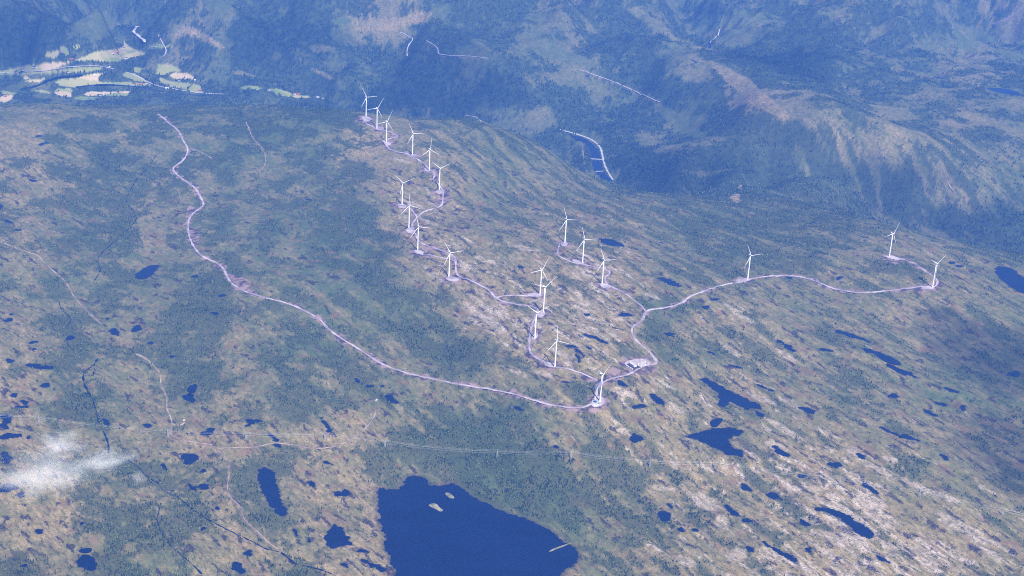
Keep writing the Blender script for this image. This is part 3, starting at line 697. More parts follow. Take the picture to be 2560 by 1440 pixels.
def tree_mat():
    m = bpy.data.materials.new('tree_foliage'); m.use_nodes = True
    nt = m.node_tree; b = nt.nodes['Principled BSDF']; b.inputs['Roughness'].default_value = .9; b.inputs['Specular IOR Level'].default_value = .15
    a = nt.nodes.new('ShaderNodeAttribute'); a.attribute_name = 'tint'
    cr = nt.nodes.new('ShaderNodeValToRGB')
    e = cr.color_ramp.elements
    e[0].position = 0; e[0].color = (.008, .017, .010, 1); e[1].position = 1; e[1].color = (.13, .165, .060, 1)
    x = e.new(.5); x.color = (.034, .055, .022, 1)
    nt.links.new(a.outputs['Fac'], cr.inputs[0]); nt.links.new(cr.outputs[0], b.inputs['Base Color'])
    return m
MG = ground_mat(); MW = water_mat(); MTREE = tree_mat()
M_GRAVEL = mat('gravel', (.40, .35, .36), .95, noise=(.22, .19, .205), scale=.022)
M_TRACK = mat('dirt_track', (.33, .26, .18), .95, noise=(.15, .125, .08), scale=.03)
M_ROADG = mat('grey_road', (.42, .42, .42), .9, scale=.1)
M_STONE = mat('river_stones', (.55, .52, .50), .95, noise=(.3, .3, .32), scale=.06)
M_WHITE = mat('white_paint', (.74, .73, .69), .5, spec=.4, scale=.02, noise=(.68, .67, .64))
M_STEEL = mat('galvanised_steel', (.42, .43, .45), .5, .2)
M_DARK = mat('asphalt', (.035, .037, .045), .9)
M_WALLW = mat('white_timber', (.78, .76, .72), .8)
M_WALLR = mat('red_timber', (.36, .07, .05), .8)
M_WALLY = mat('ochre_timber', (.55, .38, .18), .8)
M_ROOFD = mat('dark_roof', (.07, .07, .08), .8)
M_ROOFR = mat('red_roof', (.40, .14, .10), .8)
M_ROOFG = mat('pale_roof', (.50, .50, .52), .6)
M_BLUE = mat('blue_paint', (.04, .22, .62), .5)
M_YEL = mat('yellow_paint', (.75, .60, .10), .5)
M_GREEN = mat('green_paint', (.10, .35, .15), .5)
M_GLASS = mat('dark_glass', (.03, .04, .05), .15, spec=.6)
M_RUB = mat('tyre_rubber', (.03, .03, .03), .9)
M_WOOD = mat('weathered_wood', (.30, .25, .20), .9)
M_CAB = mat('cable_metal', (.55, .55, .55), .5, .3)

# ---------------------------------------------------------------- object helpers
class MB:
    def __init__(s): s.v = []; s.f = []
    def box(s, c, d, rz=0, M4=None):
        b = len(s.v)
        for dx in (-.5, .5):
            for dy in (-.5, .5):
                for dz in (-.5, .5):
                    x, y = dx * d[0], dy * d[1]
                    s.v.append((c[0] + x * math.cos(rz) - y * math.sin(rz), c[1] + x * math.sin(rz) + y * math.cos(rz), c[2] + dz * d[2]))
        s.f += [tuple(b + k for k in q) for q in ((0, 1, 3, 2), (4, 6, 7, 5), (0, 4, 5, 1), (2, 3, 7, 6), (0, 2, 6, 4), (1, 5, 7, 3))]
        return s
    def tube(s, p0, p1, r0, r1=None, n=8, cap=True):
        r1 = r0 if r1 is None else r1
        p0, p1 = Vector(p0), Vector(p1); d = (p1 - p0).normalized()
        a = d.cross(Vector((0, 0, 1)) if abs(d.z) < .9 else Vector((1, 0, 0))).normalized(); c = d.cross(a)
        b = len(s.v)
        for p, r in ((p0, r0), (p1, r1)):
            for k in range(n):
                t = 2 * math.pi * k / n
                s.v.append(tuple(p + a * (r * math.cos(t)) + c * (r * math.sin(t))))
        for k in range(n): s.f.append((b + k, b + (k + 1) % n, b + n + (k + 1) % n, b + n + k))
        if cap: s.f.append(tuple(b + k for k in range(n))[::-1]); s.f.append(tuple(b + n + k for k in range(n)))
        return s
    def rings(s, rings):
        n = len(rings[0]); b = len(s.v)
        for r in rings: s.v += [tuple(p) for p in r]
        for i in range(len(rings) - 1):
            for k in range(n):
                s.f.append((b + i * n + k, b + i * n + (k + 1) % n, b + (i + 1) * n + (k + 1) % n, b + (i + 1) * n + k))
        s.f.append(tuple(b + k for k in range(n))[::-1]); s.f.append(tuple(b + (len(rings) - 1) * n + k for k in range(n)))
        return s
    def build(s, name, m, parent=None, smooth=False):
        me = bpy.data.meshes.new(name); me.from_pydata(s.v, [], s.f); me.update()
        if smooth: me.polygons.foreach_set('use_smooth', [True] * len(me.polygons))
        me.materials.append(m)
        o = bpy.data.objects.new(name, me); C.objects.link(o)
        if parent: o.parent = parent
        return o
def empty(name, loc, label, cat, group=None, rz=0):
    o = bpy.data.objects.new(name, None); C.objects.link(o); o.location = loc; o.rotation_euler = (0, 0, rz)
    tag(o, label, cat, group); return o
def tag(o, label, cat, group=None):
    o['label'] = label; o['category'] = cat
    if group: o['group'] = group
    return o
def struct(o, kind='structure'):
    o['kind'] = kind; return o
def np_mesh(name, verts, quads=None, tris=None, m=None):
    me = bpy.data.meshes.new(name)
    fc = quads if quads is not None else tris
    k = fc.shape[1]
    me.vertices.add(len(verts)); me.vertices.foreach_set('co', verts.astype(np.float32).ravel())
    me.loops.add(fc.size); me.loops.foreach_set('vertex_index', fc.astype(np.int32).ravel())
    me.polygons.add(len(fc)); me.polygons.foreach_set('loop_start', np.arange(0, fc.size, k, dtype=np.int32))
    me.update(calc_edges=True)
    if m: me.materials.append(m)
    o = bpy.data.objects.new(name, me); C.objects.link(o)
    return o
def setattr_f(o, name, arr):
    a = o.data.attributes.new(name, 'FLOAT', 'POINT'); a.data.foreach_set('value', np.asarray(arr, np.float32).ravel())

# ---------------------------------------------------------------- the ground
zf = Z.ravel()
gi = np.arange(nL * nT).reshape(nL, nT)
quads = np.stack([gi[:-1, :-1], gi[:-1, 1:], gi[1:, 1:], gi[1:, :-1]], -1).reshape(-1, 4)
ground = np_mesh('terrain', np.stack([xf, yf, zf], -1), quads=quads, m=MG)
struct(ground)
ground.data.polygons.foreach_set('use_smooth', np.ones(len(quads), bool))
for nme, arr in (('forest', forest), ('tan', tanv), ('rock', rock), ('peat', peat), ('soil', soil.ravel()), ('field', fm_), ('fhue', fh_), ('farwood', farw), ('cover', .74 + .24 * farw), ('lush', np.clip(shade_g * (1 - Tn) * 1.3, 0, 1))):
    setattr_f(ground, nme, arr)

# water bodies
import bmesh
for wp, lev, li, size in lake_w:
    a = np.array(wp)
    c = a.mean(0)
    bm = bmesh.new()
    # grow the outline a little so the banks cut it
    m_ = len(a)
    nrm = np.roll(a, -1, 0) - np.roll(a, 1, 0); nrm = np.stack([nrm[:, 1], -nrm[:, 0]], 1); nrm /= np.linalg.norm(nrm, axis=1)[:, None] + 1e-9
    area = 0.5 * np.sum(a[:, 0] * np.roll(a[:, 1], -1) - np.roll(a[:, 0], -1) * a[:, 1])
    g = a + nrm * (7 if area > 0 else -7)
    vs = [bm.verts.new((p[0], p[1], lev)) for p in g]
    try:
        f = bm.faces.new(vs)
        f.normal_update()
        if f.normal.z < 0: f.normal_flip()
        bmesh.ops.triangulate(bm, faces=[f])
    except Exception: pass
    nm = 'reservoir' if LAKES[li] is RES else ('lake' if size > 90 else 'pond')
    me = bpy.data.meshes.new(nm); bm.to_mesh(me); bm.free(); me.materials.append(MW)
    o = bpy.data.objects.new(nm, me); C.objects.link(o); struct(o)

# ribbons
def ribbon(name, xs, ys, w, m, lift=.8, vary=0.0, kind='structure'):
    dx, dy = np.gradient(xs), np.gradient(ys); l = np.hypot(dx, dy) + 1e-9
    nx, ny = -dy / l, dx / l
    ww = w * .5 * np.clip(1 + vary * fbm(xs / 25, ys / 25, 2, 300), .12, 3)
    cols = []
    zc = np.maximum.reduce([zat(xs + nx * ww * k, ys + ny * ww * k) for k in (-1.3, -.6, 0, .6, 1.3)]) + lift
    zc[1:-1] = np.maximum(zc[1:-1], (zc[:-2] + zc[2:]) / 2)
    for k, dz in ((-1.25, -1.6), (-1, 0), (-.33, .08), (.33, .08), (1, 0), (1.25, -1.6)):
        cols.append(np.stack([xs + nx * ww * k, ys + ny * ww * k, zc + dz], -1))
    V = np.stack(cols, 1).reshape(-1, 3); n_ = len(xs); k_ = len(cols)
    g = np.arange(n_ * k_).reshape(n_, k_)
    q = np.stack([g[:-1, :-1], g[:-1, 1:], g[1:, 1:], g[1:, :-1]], -1).reshape(-1, 4)
    o = np_mesh(name, V, quads=q, m=m); o['kind'] = kind
    return o
for k, (xs, ys) in road_xy.items(): ribbon('gravel_road', xs, ys, 6.4 if k in ('main', 'north', 'east') else 5.2, M_GRAVEL, vary=.7)
for k, ((xs, ys), w) in track_xy.items(): ribbon('dirt_track' if w < 5 else 'road', xs, ys, w * (1 if w < 5 or k in ('t8', 't14', 't15', 't16') else .7), M_TRACK if w < 5 else M_ROADG, vary=.5)
for (xs, ys), w in stream_xy: ribbon('river' if w > 9 else 'stream', xs, ys, w if w > 9 else w * .8, MW, lift=.35 if w > 9 else .12, vary=.5 if w > 9 else 1.6)
ribbon('river_bed', *bed_xy[0], bed_xy[1], M_STONE, vary=.6)

# hardstands and the substation yard
def slab(name, poly, z, m, lift=0.45):
    p = chaikin(poly, 1); mb = MB(); n_ = len(p)
    a = [(x, y, z + lift) for x, y in p]; b_ = [(x, y, z - 3) for x, y in p]
    mb.v = a + b_; mb.f = [tuple(range(n_))] + [(i, n_ + i, n_ + (i + 1) % n_, (i + 1) % n_) for i in range(n_)]
    return struct(mb.build(name, m))
for poly, zc in pad_w: slab('gravel_pad', poly, zc, M_GRAVEL, .5)
slab('gravel_yard', sub_w, zsub, mat('yard_gravel', (.42, .36, .36), .95, noise=(.27, .22, .23), scale=.1), .3)

# ---------------------------------------------------------------- trees
print('trees')
def fan_sample(arr, x, y):
    t = x / y
    fi = np.interp(t, T, np.arange(nT)).astype(int); fj = np.interp(np.log(y), LY, np.arange(nL)).astype(int)
    return arr.reshape(nL, nT)[np.clip(fj, 0, nL - 1), np.clip(fi, 0, nT - 1)]
NC = 2200000
t = rng.uniform(-TH, TH, NC); ly = rng.uniform(math.log(2800), math.log(14500), NC)
ty = np.exp(ly); tx = t * ty
fo = fan_sample(forest, tx, ty); fdn = fan_sample(np.clip(Fd, 0, 1), tx, ty)
clump = .5 + .9 * fbm(tx / 26, ty / 26, 2, 401)
ok_open = (1 - fan_sample(soil.ravel(), tx, ty)) * (1 - fan_sample(fm_, tx, ty)) * (1 - np.clip(fan_sample(wet, tx, ty) * 3, 0, 1)) * (1 - fan_sample(clr, tx, ty) * .8)
prob = fo * (.16 + .50 * fdn) * np.clip(clump + .15, .06, 1) * np.clip(.75 + 1.5 * fbm(tx / 95, ty / 95, 3, 431), .12, 1.5) + .10 * ok_open * fdn ** .5 * np.clip(clump, 0, 1)
prob *= ok_open
keep = rng.random(NC) < prob * 0.62
tx, ty, fo, fdn = tx[keep], ty[keep], fo[keep], fdn[keep]
tz = zat(tx, ty)
lowz = sstep(0, -400, tz)
N_ = len(tx); print('trees', N_)
con = rng.random(N_) < (.35 + .5 * fdn)                        # conifer or birch
hh = np.where(con, rng.uniform(5, 10.5, N_), rng.uniform(3, 6.5, N_)) * (1 + .6 * lowz + .55 * sstep(6500, 11000, ty))
hh *= np.where(fo < .3, .5, 1) * np.where(ty < 7000, .84, .9)
rr = hh * np.where(con, rng.uniform(.17, .24, N_), rng.uniform(.36, .5, N_))
tint = np.where(con, rng.uniform(0, .45, N_), rng.uniform(.4, 1, N_))
tint = tint * np.where(ty > 7600, .55, 1)
tint = np.clip(tint + .38 * fbm(tx / 110, ty / 110, 4, 421), 0, 1)
ns_ = 5
ph = rng.uniform(0, 6.28, N_)
Vs = np.empty((N_, 2 * ns_ + 1, 3)); 
for k in range(ns_):
    a_ = ph + k * 2 * math.pi / ns_
    jr = rng.uniform(.75, 1.25, N_)
    Vs[:, k, 0] = tx + rr * jr * np.cos(a_); Vs[:, k, 1] = ty + rr * jr * np.sin(a_); Vs[:, k, 2] = tz + hh * np.where(con, .06, .3)
    r2 = rr * np.where(con, .55, .85) * rng.uniform(.75, 1.25, N_); a_ = a_ + .6
    Vs[:, ns_ + k, 0] = tx + r2 * np.cos(a_); Vs[:, ns_ + k, 1] = ty + r2 * np.sin(a_); Vs[:, ns_ + k, 2] = tz + hh * np.where(con, .5, .75) * rng.uniform(.9, 1.1, N_)
Vs[:, 2 * ns_, 0] = tx; Vs[:, 2 * ns_, 1] = ty; Vs[:, 2 * ns_, 2] = tz + hh
base = (np.arange(N_) * (2 * ns_ + 1))[:, None, None]
tri = []
for k in range(ns_):
    k2 = (k + 1) % ns_
    tri += [(k, k2, ns_ + k), (k2, ns_ + k2, ns_ + k), (ns_ + k, ns_ + k2, 2 * ns_)]
tri = (np.array(tri)[None] + base).reshape(-1, 3)
tr = np_mesh('forest', Vs.reshape(-1, 3), tris=tri, m=MTREE)
setattr_f(tr, 'tint', np.repeat(tint, 2 * ns_ + 1))
tag(tr, 'dark spruce and birch woodland scattered over the moor and the far hillsides', 'forest'); tr['kind'] = 'stuff'

# ---------------------------------------------------------------- wind turbines
print('turbines')
HUB, BL = 92.0, 53.0
def blade_mesh():
    r_ = []
    for s, ch, th, tw in ((0, 1.7, 1.7, 0), (.05, 1.8, 1.6, 10), (.18, 2.9, .9, 12), (.4, 2.1, .55, 7), (.7, 1.4, .35, 3), (.93, .9, .2, 1), (1, .4, .1, 0)):
        z = 1.2 + s * (BL - 1.2); tw = rad(tw); ring = []
        for k in range(8):
            a_ = 2 * math.pi * k / 8
            x = ch * .5 * math.cos(a_) + (ch * .18 if .1 < s < .99 else 0); y = th * .5 * math.sin(a_)
            ring.append((x * math.cos(tw) - y * math.sin(tw), x * math.sin(tw) + y * math.cos(tw) - 1.6 * s * s, z))
        r_.append(ring)
    return MB().rings(r_)
def make_turbine():
    root = bpy.data.objects.new('wind_turbine', None); C.objects.link(root)
    mb = MB()
    prof = [(-3, 2.6), (0, 2.6), (25, 2.35), (55, 2.0), (HUB - 1.8, 1.5)]
    mb.rings([[(r * math.cos(2 * math.pi * k / 20), r * math.sin(2 * math.pi * k / 20), z) for k in range(20)] for z, r in prof])
    tw = mb.build('tower', M_WHITE, root, True)
    MB().box((0, -2.62, 1.6), (1.1, .16, 2.4)).build('door', M_DARK, tw)
    MB().rings([[(3.4 * math.cos(2 * math.pi * k / 20), 3.4 * math.sin(2 * math.pi * k / 20), z) for k in range(20)] for z in (-2.5, .55)]).build('foundation_ring', M_ROOFG, tw)
    nb = MB()
    nb.rings([[(x, y, HUB + z) for x, z in ((-1.5 * s, -1.6 * s), (1.5 * s, -1.6 * s), (1.9 * s, 0), (1.5 * s, 1.9 * s), (-1.5 * s, 1.9 * s), (-1.9 * s, 0))] for y, s in ((-2.9, .8), (-1.5, 1.05), (3, 1.1), (8.4, 1.0), (9.2, .75))])
    na = nb.build('nacelle', M_WHITE, root)
    MB().box((0, 7.3, HUB + 2.7), (2.6, .5, 1.3)).build('cooler', M_ROOFG, na)
    rot = MB().rings([[(s * math.cos(2 * math.pi * k / 12), y, s * math.sin(2 * math.pi * k / 12)) for k in range(12)] for y, s in ((0.9, 1.5), (-.6, 1.75), (-1.9, 1.4), (-2.7, .5))]).build('hub', M_WHITE, root, True)
    rot.location = (0, -4.0, HUB)
    bm_ = blade_mesh()
    for k in range(3):
        b = bm_.build('blade', M_WHITE, rot, True) if k == 0 else None
        if b is None:
            b = bpy.data.objects.new('blade', first.data); C.objects.link(b); b.parent = rot
        else: first = b
        b.rotation_euler = (0, rad(120 * k), 0)
    return root
def copy_tree(o, parent=None):
    c = o.copy(); C.objects.link(c)
    if parent: c.parent = parent
    for ch in o.children: copy_tree(ch, c)
    return c
TLAB = [
 'farthest white turbine, at the top end of the ridge road before the blue slope',
 'white turbine between the farthest turbine and the hairpin bend of the ridge road',
 'white turbine at the near side of the sharp hairpin in the far ridge road',
 'white turbine with one blade level to the right, just below the hairpin turbine',
 'white turbine with one blade straight up, fifth from the far end of the ridge',
 'white turbine on the pad inside the S-bend, rightmost of the far ridge chain',
 'white turbine at the end of the short side spur west of the ridge road',
 'white turbine with one blade straight up by the fork of the west spur',
 'white turbine on a spur pad below the fork, near the dark wood edge',
 'white turbine left of the straight downhill run of the ridge road',
 'back turbine of the overlapping white pair mid-ridge, on the level spur pad',
 'white turbine in front of the pair mid-ridge, its blade crossing the tower behind it',
 'white turbine beside the narrow winding road, just below the overlapping pair',
 'white turbine left of dark bog pools, one blade straight up, above the lowest turbine',
 'lowest and nearest white turbine, beside the crane equipment where three roads meet',
 'white turbine at the far dead end of the middle road, on a small pad',
 'white turbine with a pad along the middle road, left of the small dark tarn',
 'white turbine in the loop of the middle road above the pinkish bare ground',
 'lone white turbine on the curving road between middle group and right-hand pair',
 'white turbine at the dead end of the eastern road, upper one of the right-hand pair',
 'white turbine at the tight eastern road bend, rightmost of all the turbines']
proto = make_turbine()
for k, (bx, by, tdx, tdy, yaw) in enumerate(TURB):
    x, y, z = [float(q[0]) for q in hit([bx], [by])]
    z = pad_w[k][1] if inpoly(np.array([x]), np.array([y]), pad_w[k][0])[0] else max(z, zat(x, y))
    x, y = [float(q) for q in onz(bx, by, z)]
    o = proto if k == 0 else copy_tree(proto)
    # the rotor faces the sun side: axis towards the camera, turned right by yaw
    psi = rad(yaw) - math.atan2(x, y) * 0
    o.location = (x, y, z + .3); o.rotation_euler = (0, 0, psi)
    tag(o, TLAB[k], 'wind turbine', 'wind turbines along the moor roads')
    best = None
    fwd = Vector((0, 0, 0))
    for a_ in range(0, 360, 2):
        ar = rad(a_)
        d = np.array([math.sin(ar) * math.cos(psi), math.sin(ar) * math.sin(psi), math.cos(ar)]) * BL
        hb = np.array([x + 4 * math.sin(psi), y - 4 * math.cos(psi), z + HUB])
        h0 = proj(*hb); h1 = proj(*(hb + d))
        e = (h1[0] - h0[0] - tdx) ** 2 + (h1[1] - h0[1] - tdy) ** 2
        if best is None or e < best[0]: best = (e, a_)
    print('turbine', k, (round(x), round(y), round(z)), 'phase', best[1], 'err %.1f' % math.sqrt(best[0]))
    hub = [c for c in o.children if c.name.startswith('hub')][0]
    hub.rotation_euler = (0, rad(best[1]), 0)

# ---------------------------------------------------------------- power line
PYL = [(-130,1040),(98,1058),(420,1092),(615,1099),(812,1099),(962,1118),(1243,1143),(1427,1146),(1625,1167),(1787,1171),(2099,1208),(2298,1243),(2506,1288),(2720,1330)]
PLAB = {1:'grey lattice pylon at the left edge above the white cloud wisp',2:'grey lattice pylon where the pale track meets the line, left part of the moor',3:'grey lattice pylon just right of the oval tarn, third from the left',
 4:'grey lattice pylon above the zigzag dirt track, left of the conifer belt',5:'grey lattice pylon at the left edge of the conifer belt',6:'grey lattice pylon amid the dense wood above the big lake',
 7:'grey lattice pylon in the wood below the lowest turbine, left of the open rocky slope',8:'grey lattice pylon at the right edge of the wood, below the heart-shaped lake',9:'pale lattice pylon beside the tan rock slab below the heart-shaped lake',
 10:'pale lattice pylon on bare rock near small black pools, third from the right edge',11:'pale lattice pylon on pink rock second from the right edge',12:'pale lattice pylon standing alone near the right edge of the photo',0:'lattice pylon just outside the left edge',13:'lattice pylon just outside the right edge'}
def make_pylon():
    root = bpy.data.objects.new('power_pylon', None); C.objects.link(root)
    H = 27.0; cs = [(-1, -1), (1, -1), (1, 1), (-1, 1)]
    for sx_, sy_ in cs:
        m_ = MB().tube((3.0 * sx_, 3.0 * sy_, -1.5), (.8 * sx_, .8 * sy_, 19), .36, .28, 5).tube((.8 * sx_, .8 * sy_, 19), (.2 * sx_, .2 * sy_, H), .28, .2, 5)
        m_.build('leg', M_STEEL, root)
    br = MB()
    lv = [(0, 3.0), (6, 2.35), (11, 1.8), (15, 1.35), (19, .8), (23, .5)]
    for (za, ra), (zb, rb) in zip(lv, lv[1:]):
        for q in range(4):
            a_, b_ = cs[q], cs[(q + 1) % 4]
            br.tube((a_[0] * ra, a_[1] * ra, za), (b_[0] * rb, b_[1] * rb, zb), .15, n=4); br.tube((b_[0] * ra, b_[1] * ra, za), (a_[0] * rb, a_[1] * rb, zb), .15, n=4)
            br.tube((a_[0] * rb, a_[1] * rb, zb), (b_[0] * rb, b_[1] * rb, zb), .15, n=4)
    br.build('bracing', M_STEEL, root)
    for z_, w_ in ((19.5, 6.5), (24, 4.5)):
        m_ = MB().tube((0, -w_, z_), (0, w_, z_), .26, n=5).tube((0, -w_, z_), (0, 0, z_ + 1.8), .18, n=4).tube((0, w_, z_), (0, 0, z_ + 1.8), .18, n=4)
        arm = m_.build('crossarm', M_STEEL, root)
        for s_ in (-1, 1): MB().tube((0, s_ * w_ * .95, z_), (0, s_ * w_ * .95, z_ - 1.8), .18, n=5).build('insulator', M_GLASS, arm)
    return root
pbase = make_pylon(); pp = []
ppx = hit([p[0] for p in PYL], [p[1] for p in PYL])
for k in range(len(PYL)):
    x, y = float(ppx[0][k]), float(ppx[1][k]); z = float(zat(x, y))
    pp.append((x, y, z))
for k in range(len(PYL)):
    a_ = pp[max(k - 1, 0)]; b_ = pp[min(k + 1, len(pp) - 1)]
    o = pbase if k == 0 else copy_tree(pbase)
    o.location = pp[k]; o.rotation_euler = (0, 0, math.atan2(b_[1] - a_[1], b_[0] - a_[0]))
    tag(o, PLAB[k], 'pylon', 'lattice pylons of the power line')
for wi, (off, hz_) in enumerate(((-6.2, 17.7), (6.2, 17.7), (-4.3, 22.2), (4.3, 22.2))):
    mb = MB()
    for k in range(len(pp) - 1):
        a_, b_ = pp[k], pp[k + 1]
        an = math.atan2(b_[1] - a_[1], b_[0] - a_[0]); ox, oy = -math.sin(an) * off, math.cos(an) * off
        prev = None; L_ = math.hypot(b_[0] - a_[0], b_[1] - a_[1])
        for s in range(11):
            q = s / 10; p = (a_[0] + (b_[0] - a_[0]) * q + ox, a_[1] + (b_[1] - a_[1]) * q + oy, a_[2] + (b_[2] - a_[2]) * q + hz_ - 4 * q * (1 - q) * min(9, L_ * .02))
            if prev: mb.tube(prev, p, .085, n=4, cap=False)
            prev = p
    tag(mb.build('power_cable', M_CAB), ['lower power cable on the near side of the pylons', 'lower power cable on the far side of the pylons', 'upper power cable on the near side of the pylons', 'upper power cable on the far side of the pylons'][wi], 'cable', 'cables strung along the pylons')

# ---------------------------------------------------------------- buildings
def house(x, y, z, w, d, h, rz, wall, roof, label, name='farmhouse', cat='house', group=None, chimney=False, barn=False):
    root = empty(name, (x, y, z - .4), label, cat, group, rz)
    rg = d * .38 - .1; wm = MB()
    wm.v = [(sx_ * w / 2, y_, z_) for sx_ in (-1, 1) for y_, z_ in ((-d / 2, -.8), (d / 2, -.8), (d / 2, h - .1), (0, h + rg), (-d / 2, h - .1))]
    wm.f = [(0, 4, 3, 2, 1), (5, 6, 7, 8, 9), (0, 1, 6, 5), (1, 2, 7, 6), (2, 3, 8, 7), (3, 4, 9, 8), (4, 0, 5, 9)]
    wm.build('wall', wall, root)
    rh = d * .38; mb = MB(); e = .5
    mb.v = [(-w/2-e, -d/2-e, h-.25), (w/2+e, -d/2-e, h-.25), (w/2+e, 0, h+rh), (-w/2-e, 0, h+rh), (-w/2-e, d/2+e, h-.25), (w/2+e, d/2+e, h-.25),
            (-w/2-e, -d/2-e, h-.05), (w/2+e, -d/2-e, h-.05), (w/2+e, 0, h+rh+.25), (-w/2-e, 0, h+rh+.25), (-w/2-e, d/2+e, h-.05), (w/2+e, d/2+e, h-.05)]
    mb.f = [(0, 3, 2, 1), (3, 4, 5, 2), (6, 7, 8, 9), (9, 8, 11, 10), (0, 1, 7, 6), (4, 10, 11, 5), (0, 6, 9, 3), (3, 9, 10, 4), (1, 2, 8, 7), (2, 5, 11, 8)]
    rf = mb.build('roof', roof, root)
    if chimney: MB().box((w * .2, 0, h + rh + .5), (.9, .9, 1.8)).build('chimney', M_ROOFR, rf)
    nw = 3 if barn else 4
    for k in range(nw): MB().box((-w / 2 + w * (k + .5) / nw, -d / 2 - .04, h * .55), (1.3, .12, 1.3)).build('window', M_GLASS, root)
    MB().box((w * .05, -d / 2 - .05, 1.1), (2.8 if barn else 1.1, .14, 2.6 if barn else 2.1)).build('door', M_WOOD, root)
    return root
HOUSES = [
 (z1, 390, 655, 'w', 'd', 16, 'white farmhouse, left one of the pair on the small green knoll in the farm valley'), (z1, 505, 635, 'w', 'd', 24, 'long white dark-roofed barn, right of the pair on the green knoll'),
 (z1, 905, 408, 'w', 'r', 11, 'small white house on the steep green field high at the forest edge'), (z1, 1090, 326, 'w', 'd', 12, 'highest small house of the valley, on its own green patch in the forest'),
 (z1, 1045, 515, 'r', 'r', 16, 'red-roofed house where the straw field narrows at its left tip'), (z1, 1630, 425, 'w', 'r', 22, 'large white farmhouse at the centre of the broad straw-coloured field'),
 (z1, 1700, 412, 'r', 'r', 22, 'red barn immediately right of the large farmhouse on the broad field'), (z1, 1765, 350, 'w', 'd', 12, 'white house below the pointed tip of the upper green field'),
 (z1, 1800, 342, 'r', 'r', 12, 'red shed next to the white house below the pointed green field'), (z1, 1840, 503, 'w', 'd', 14, 'white house at the right-hand lower margin of the broad field'),
 (z1, 1500, 618, 'y', 'd', 12, 'ochre house at the left of the road junction under the dark tree belt'), (z1, 1575, 624, 'w', 'd', 20, 'wide white building at the road junction under the dark tree belt'),
 (z1, 990, 702, 'w', 'd', 14, 'lone white house with dark roof between the road and the river'), (z1, 1380, 748, 'w', 'g', 18, 'pale building at the upper margin of the pink field'),
 (z1, 1950, 868, 'r', 'd', 16, 'red barn at the left end of the roadside hamlet'), (z1, 2050, 882, 'r', 'r', 18, 'red barn second from the left in the roadside hamlet'),
 (z1, 2135, 868, 'w', 'd', 14, 'white house at the heart of the roadside hamlet, upper one'), (z1, 2165, 890, 'w', 'd', 14, 'white house at the heart of the roadside hamlet, lower one'),
 (z1, 2280, 892, 'y', 'd', 14, 'ochre house at the right end of the roadside hamlet'), (z1, 1465, 1042, 'w', 'd', 16, 'white house below the long pink strip field nearest the moor edge'),
 (z1, 1520, 1036, 'w', 'g', 12, 'small pale outbuilding right of the house under the long strip field'), (z1, 1300, 1102, 'w', 'd', 14, 'white house half hidden by trees at the lowest field edge'),
 (z1, 1400, 1080, 'y', 'r', 10, 'small ochre shed above the lowest field edge'), (z1, 2425, 612, 'w', 'r', 14, 'white house on the round green pasture right of the forest block'),
 (z1, 2215, 322, 'w', 'd', 12, 'left one of two white cottages on the bright clearing by the stony river'), (z1, 2262, 328, 'w', 'd', 14, 'right one of two white cottages on the bright clearing by the stony river'),
 (z1, 75, 1055, 'r', 'r', 14, 'red house on the straw field at the far left edge'), (z1, 2425, 937, 'w', 'g', 18, 'long pale shed beside the valley road, right of the hamlet'),
 (z2, 285, 827, 'w', 'd', 14, 'white house under the bare gravel workings'), (z2, 410, 857, 'w', 'd', 12, 'white cottage between two pastures right of the gravel workings'),
 (z2, 510, 817, 'w', 'g', 10, 'narrow white building where the lane leaves the gravel workings'), (z2, 582, 968, 'r', 'r', 16, 'red barn by the valley road at the right end of the pastures'),
 (z2, 612, 987, 'w', 'd', 12, 'white house just below the red barn by the valley road'), (z2, 1575, 962, 'w', 'd', 18, 'large white house at the bend of the narrow green valley strip'),
 (z2, 1400, 955, 'w', 'd', 10, 'small white house left on the narrow green valley strip'), (z2, 1955, 1025, 'w', 'r', 16, 'red-roofed house left in the pair at the end of the green valley strip'),
 (z2, 2010, 1030, 'r', 'r', 14, 'red barn right in the pair at the end of the green valley strip'), (z2, 1785, 1045, 'w', 'r', 9, 'tiny white shed at the lower edge of the green valley strip'),
 (z2, 2300, 1072, 'w', 'g', 14, 'pale roadside house left of the two at the vanishing end of the valley'), (z2, 2370, 1080, 'w', 'd', 12, 'white roadside house right of the two at the vanishing end of the valley')]
WM = {'w': M_WALLW, 'r': M_WALLR, 'y': M_WALLY}; RM = {'d': M_ROOFD, 'r': M_ROOFR, 'g': M_ROOFG}
for zf_, X_, Y_, wc, rc, w_, lab in HOUSES:
    p = zf_([(X_, Y_)])[0]
    x, y, z = [float(q[0]) for q in hit([p[0]], [p[1]])]
    barn = 'barn' in lab or 'shed' in lab
    house(x, y, z, w_ * 1.15, w_ * .62, 5.2 if w_ > 12 else 4, rad(random.uniform(-35, 35)), WM[wc], RM[rc], lab, 'barn' if barn else 'farmhouse', 'barn' if barn else 'house', 'farm buildings in the valley', not barn, barn)

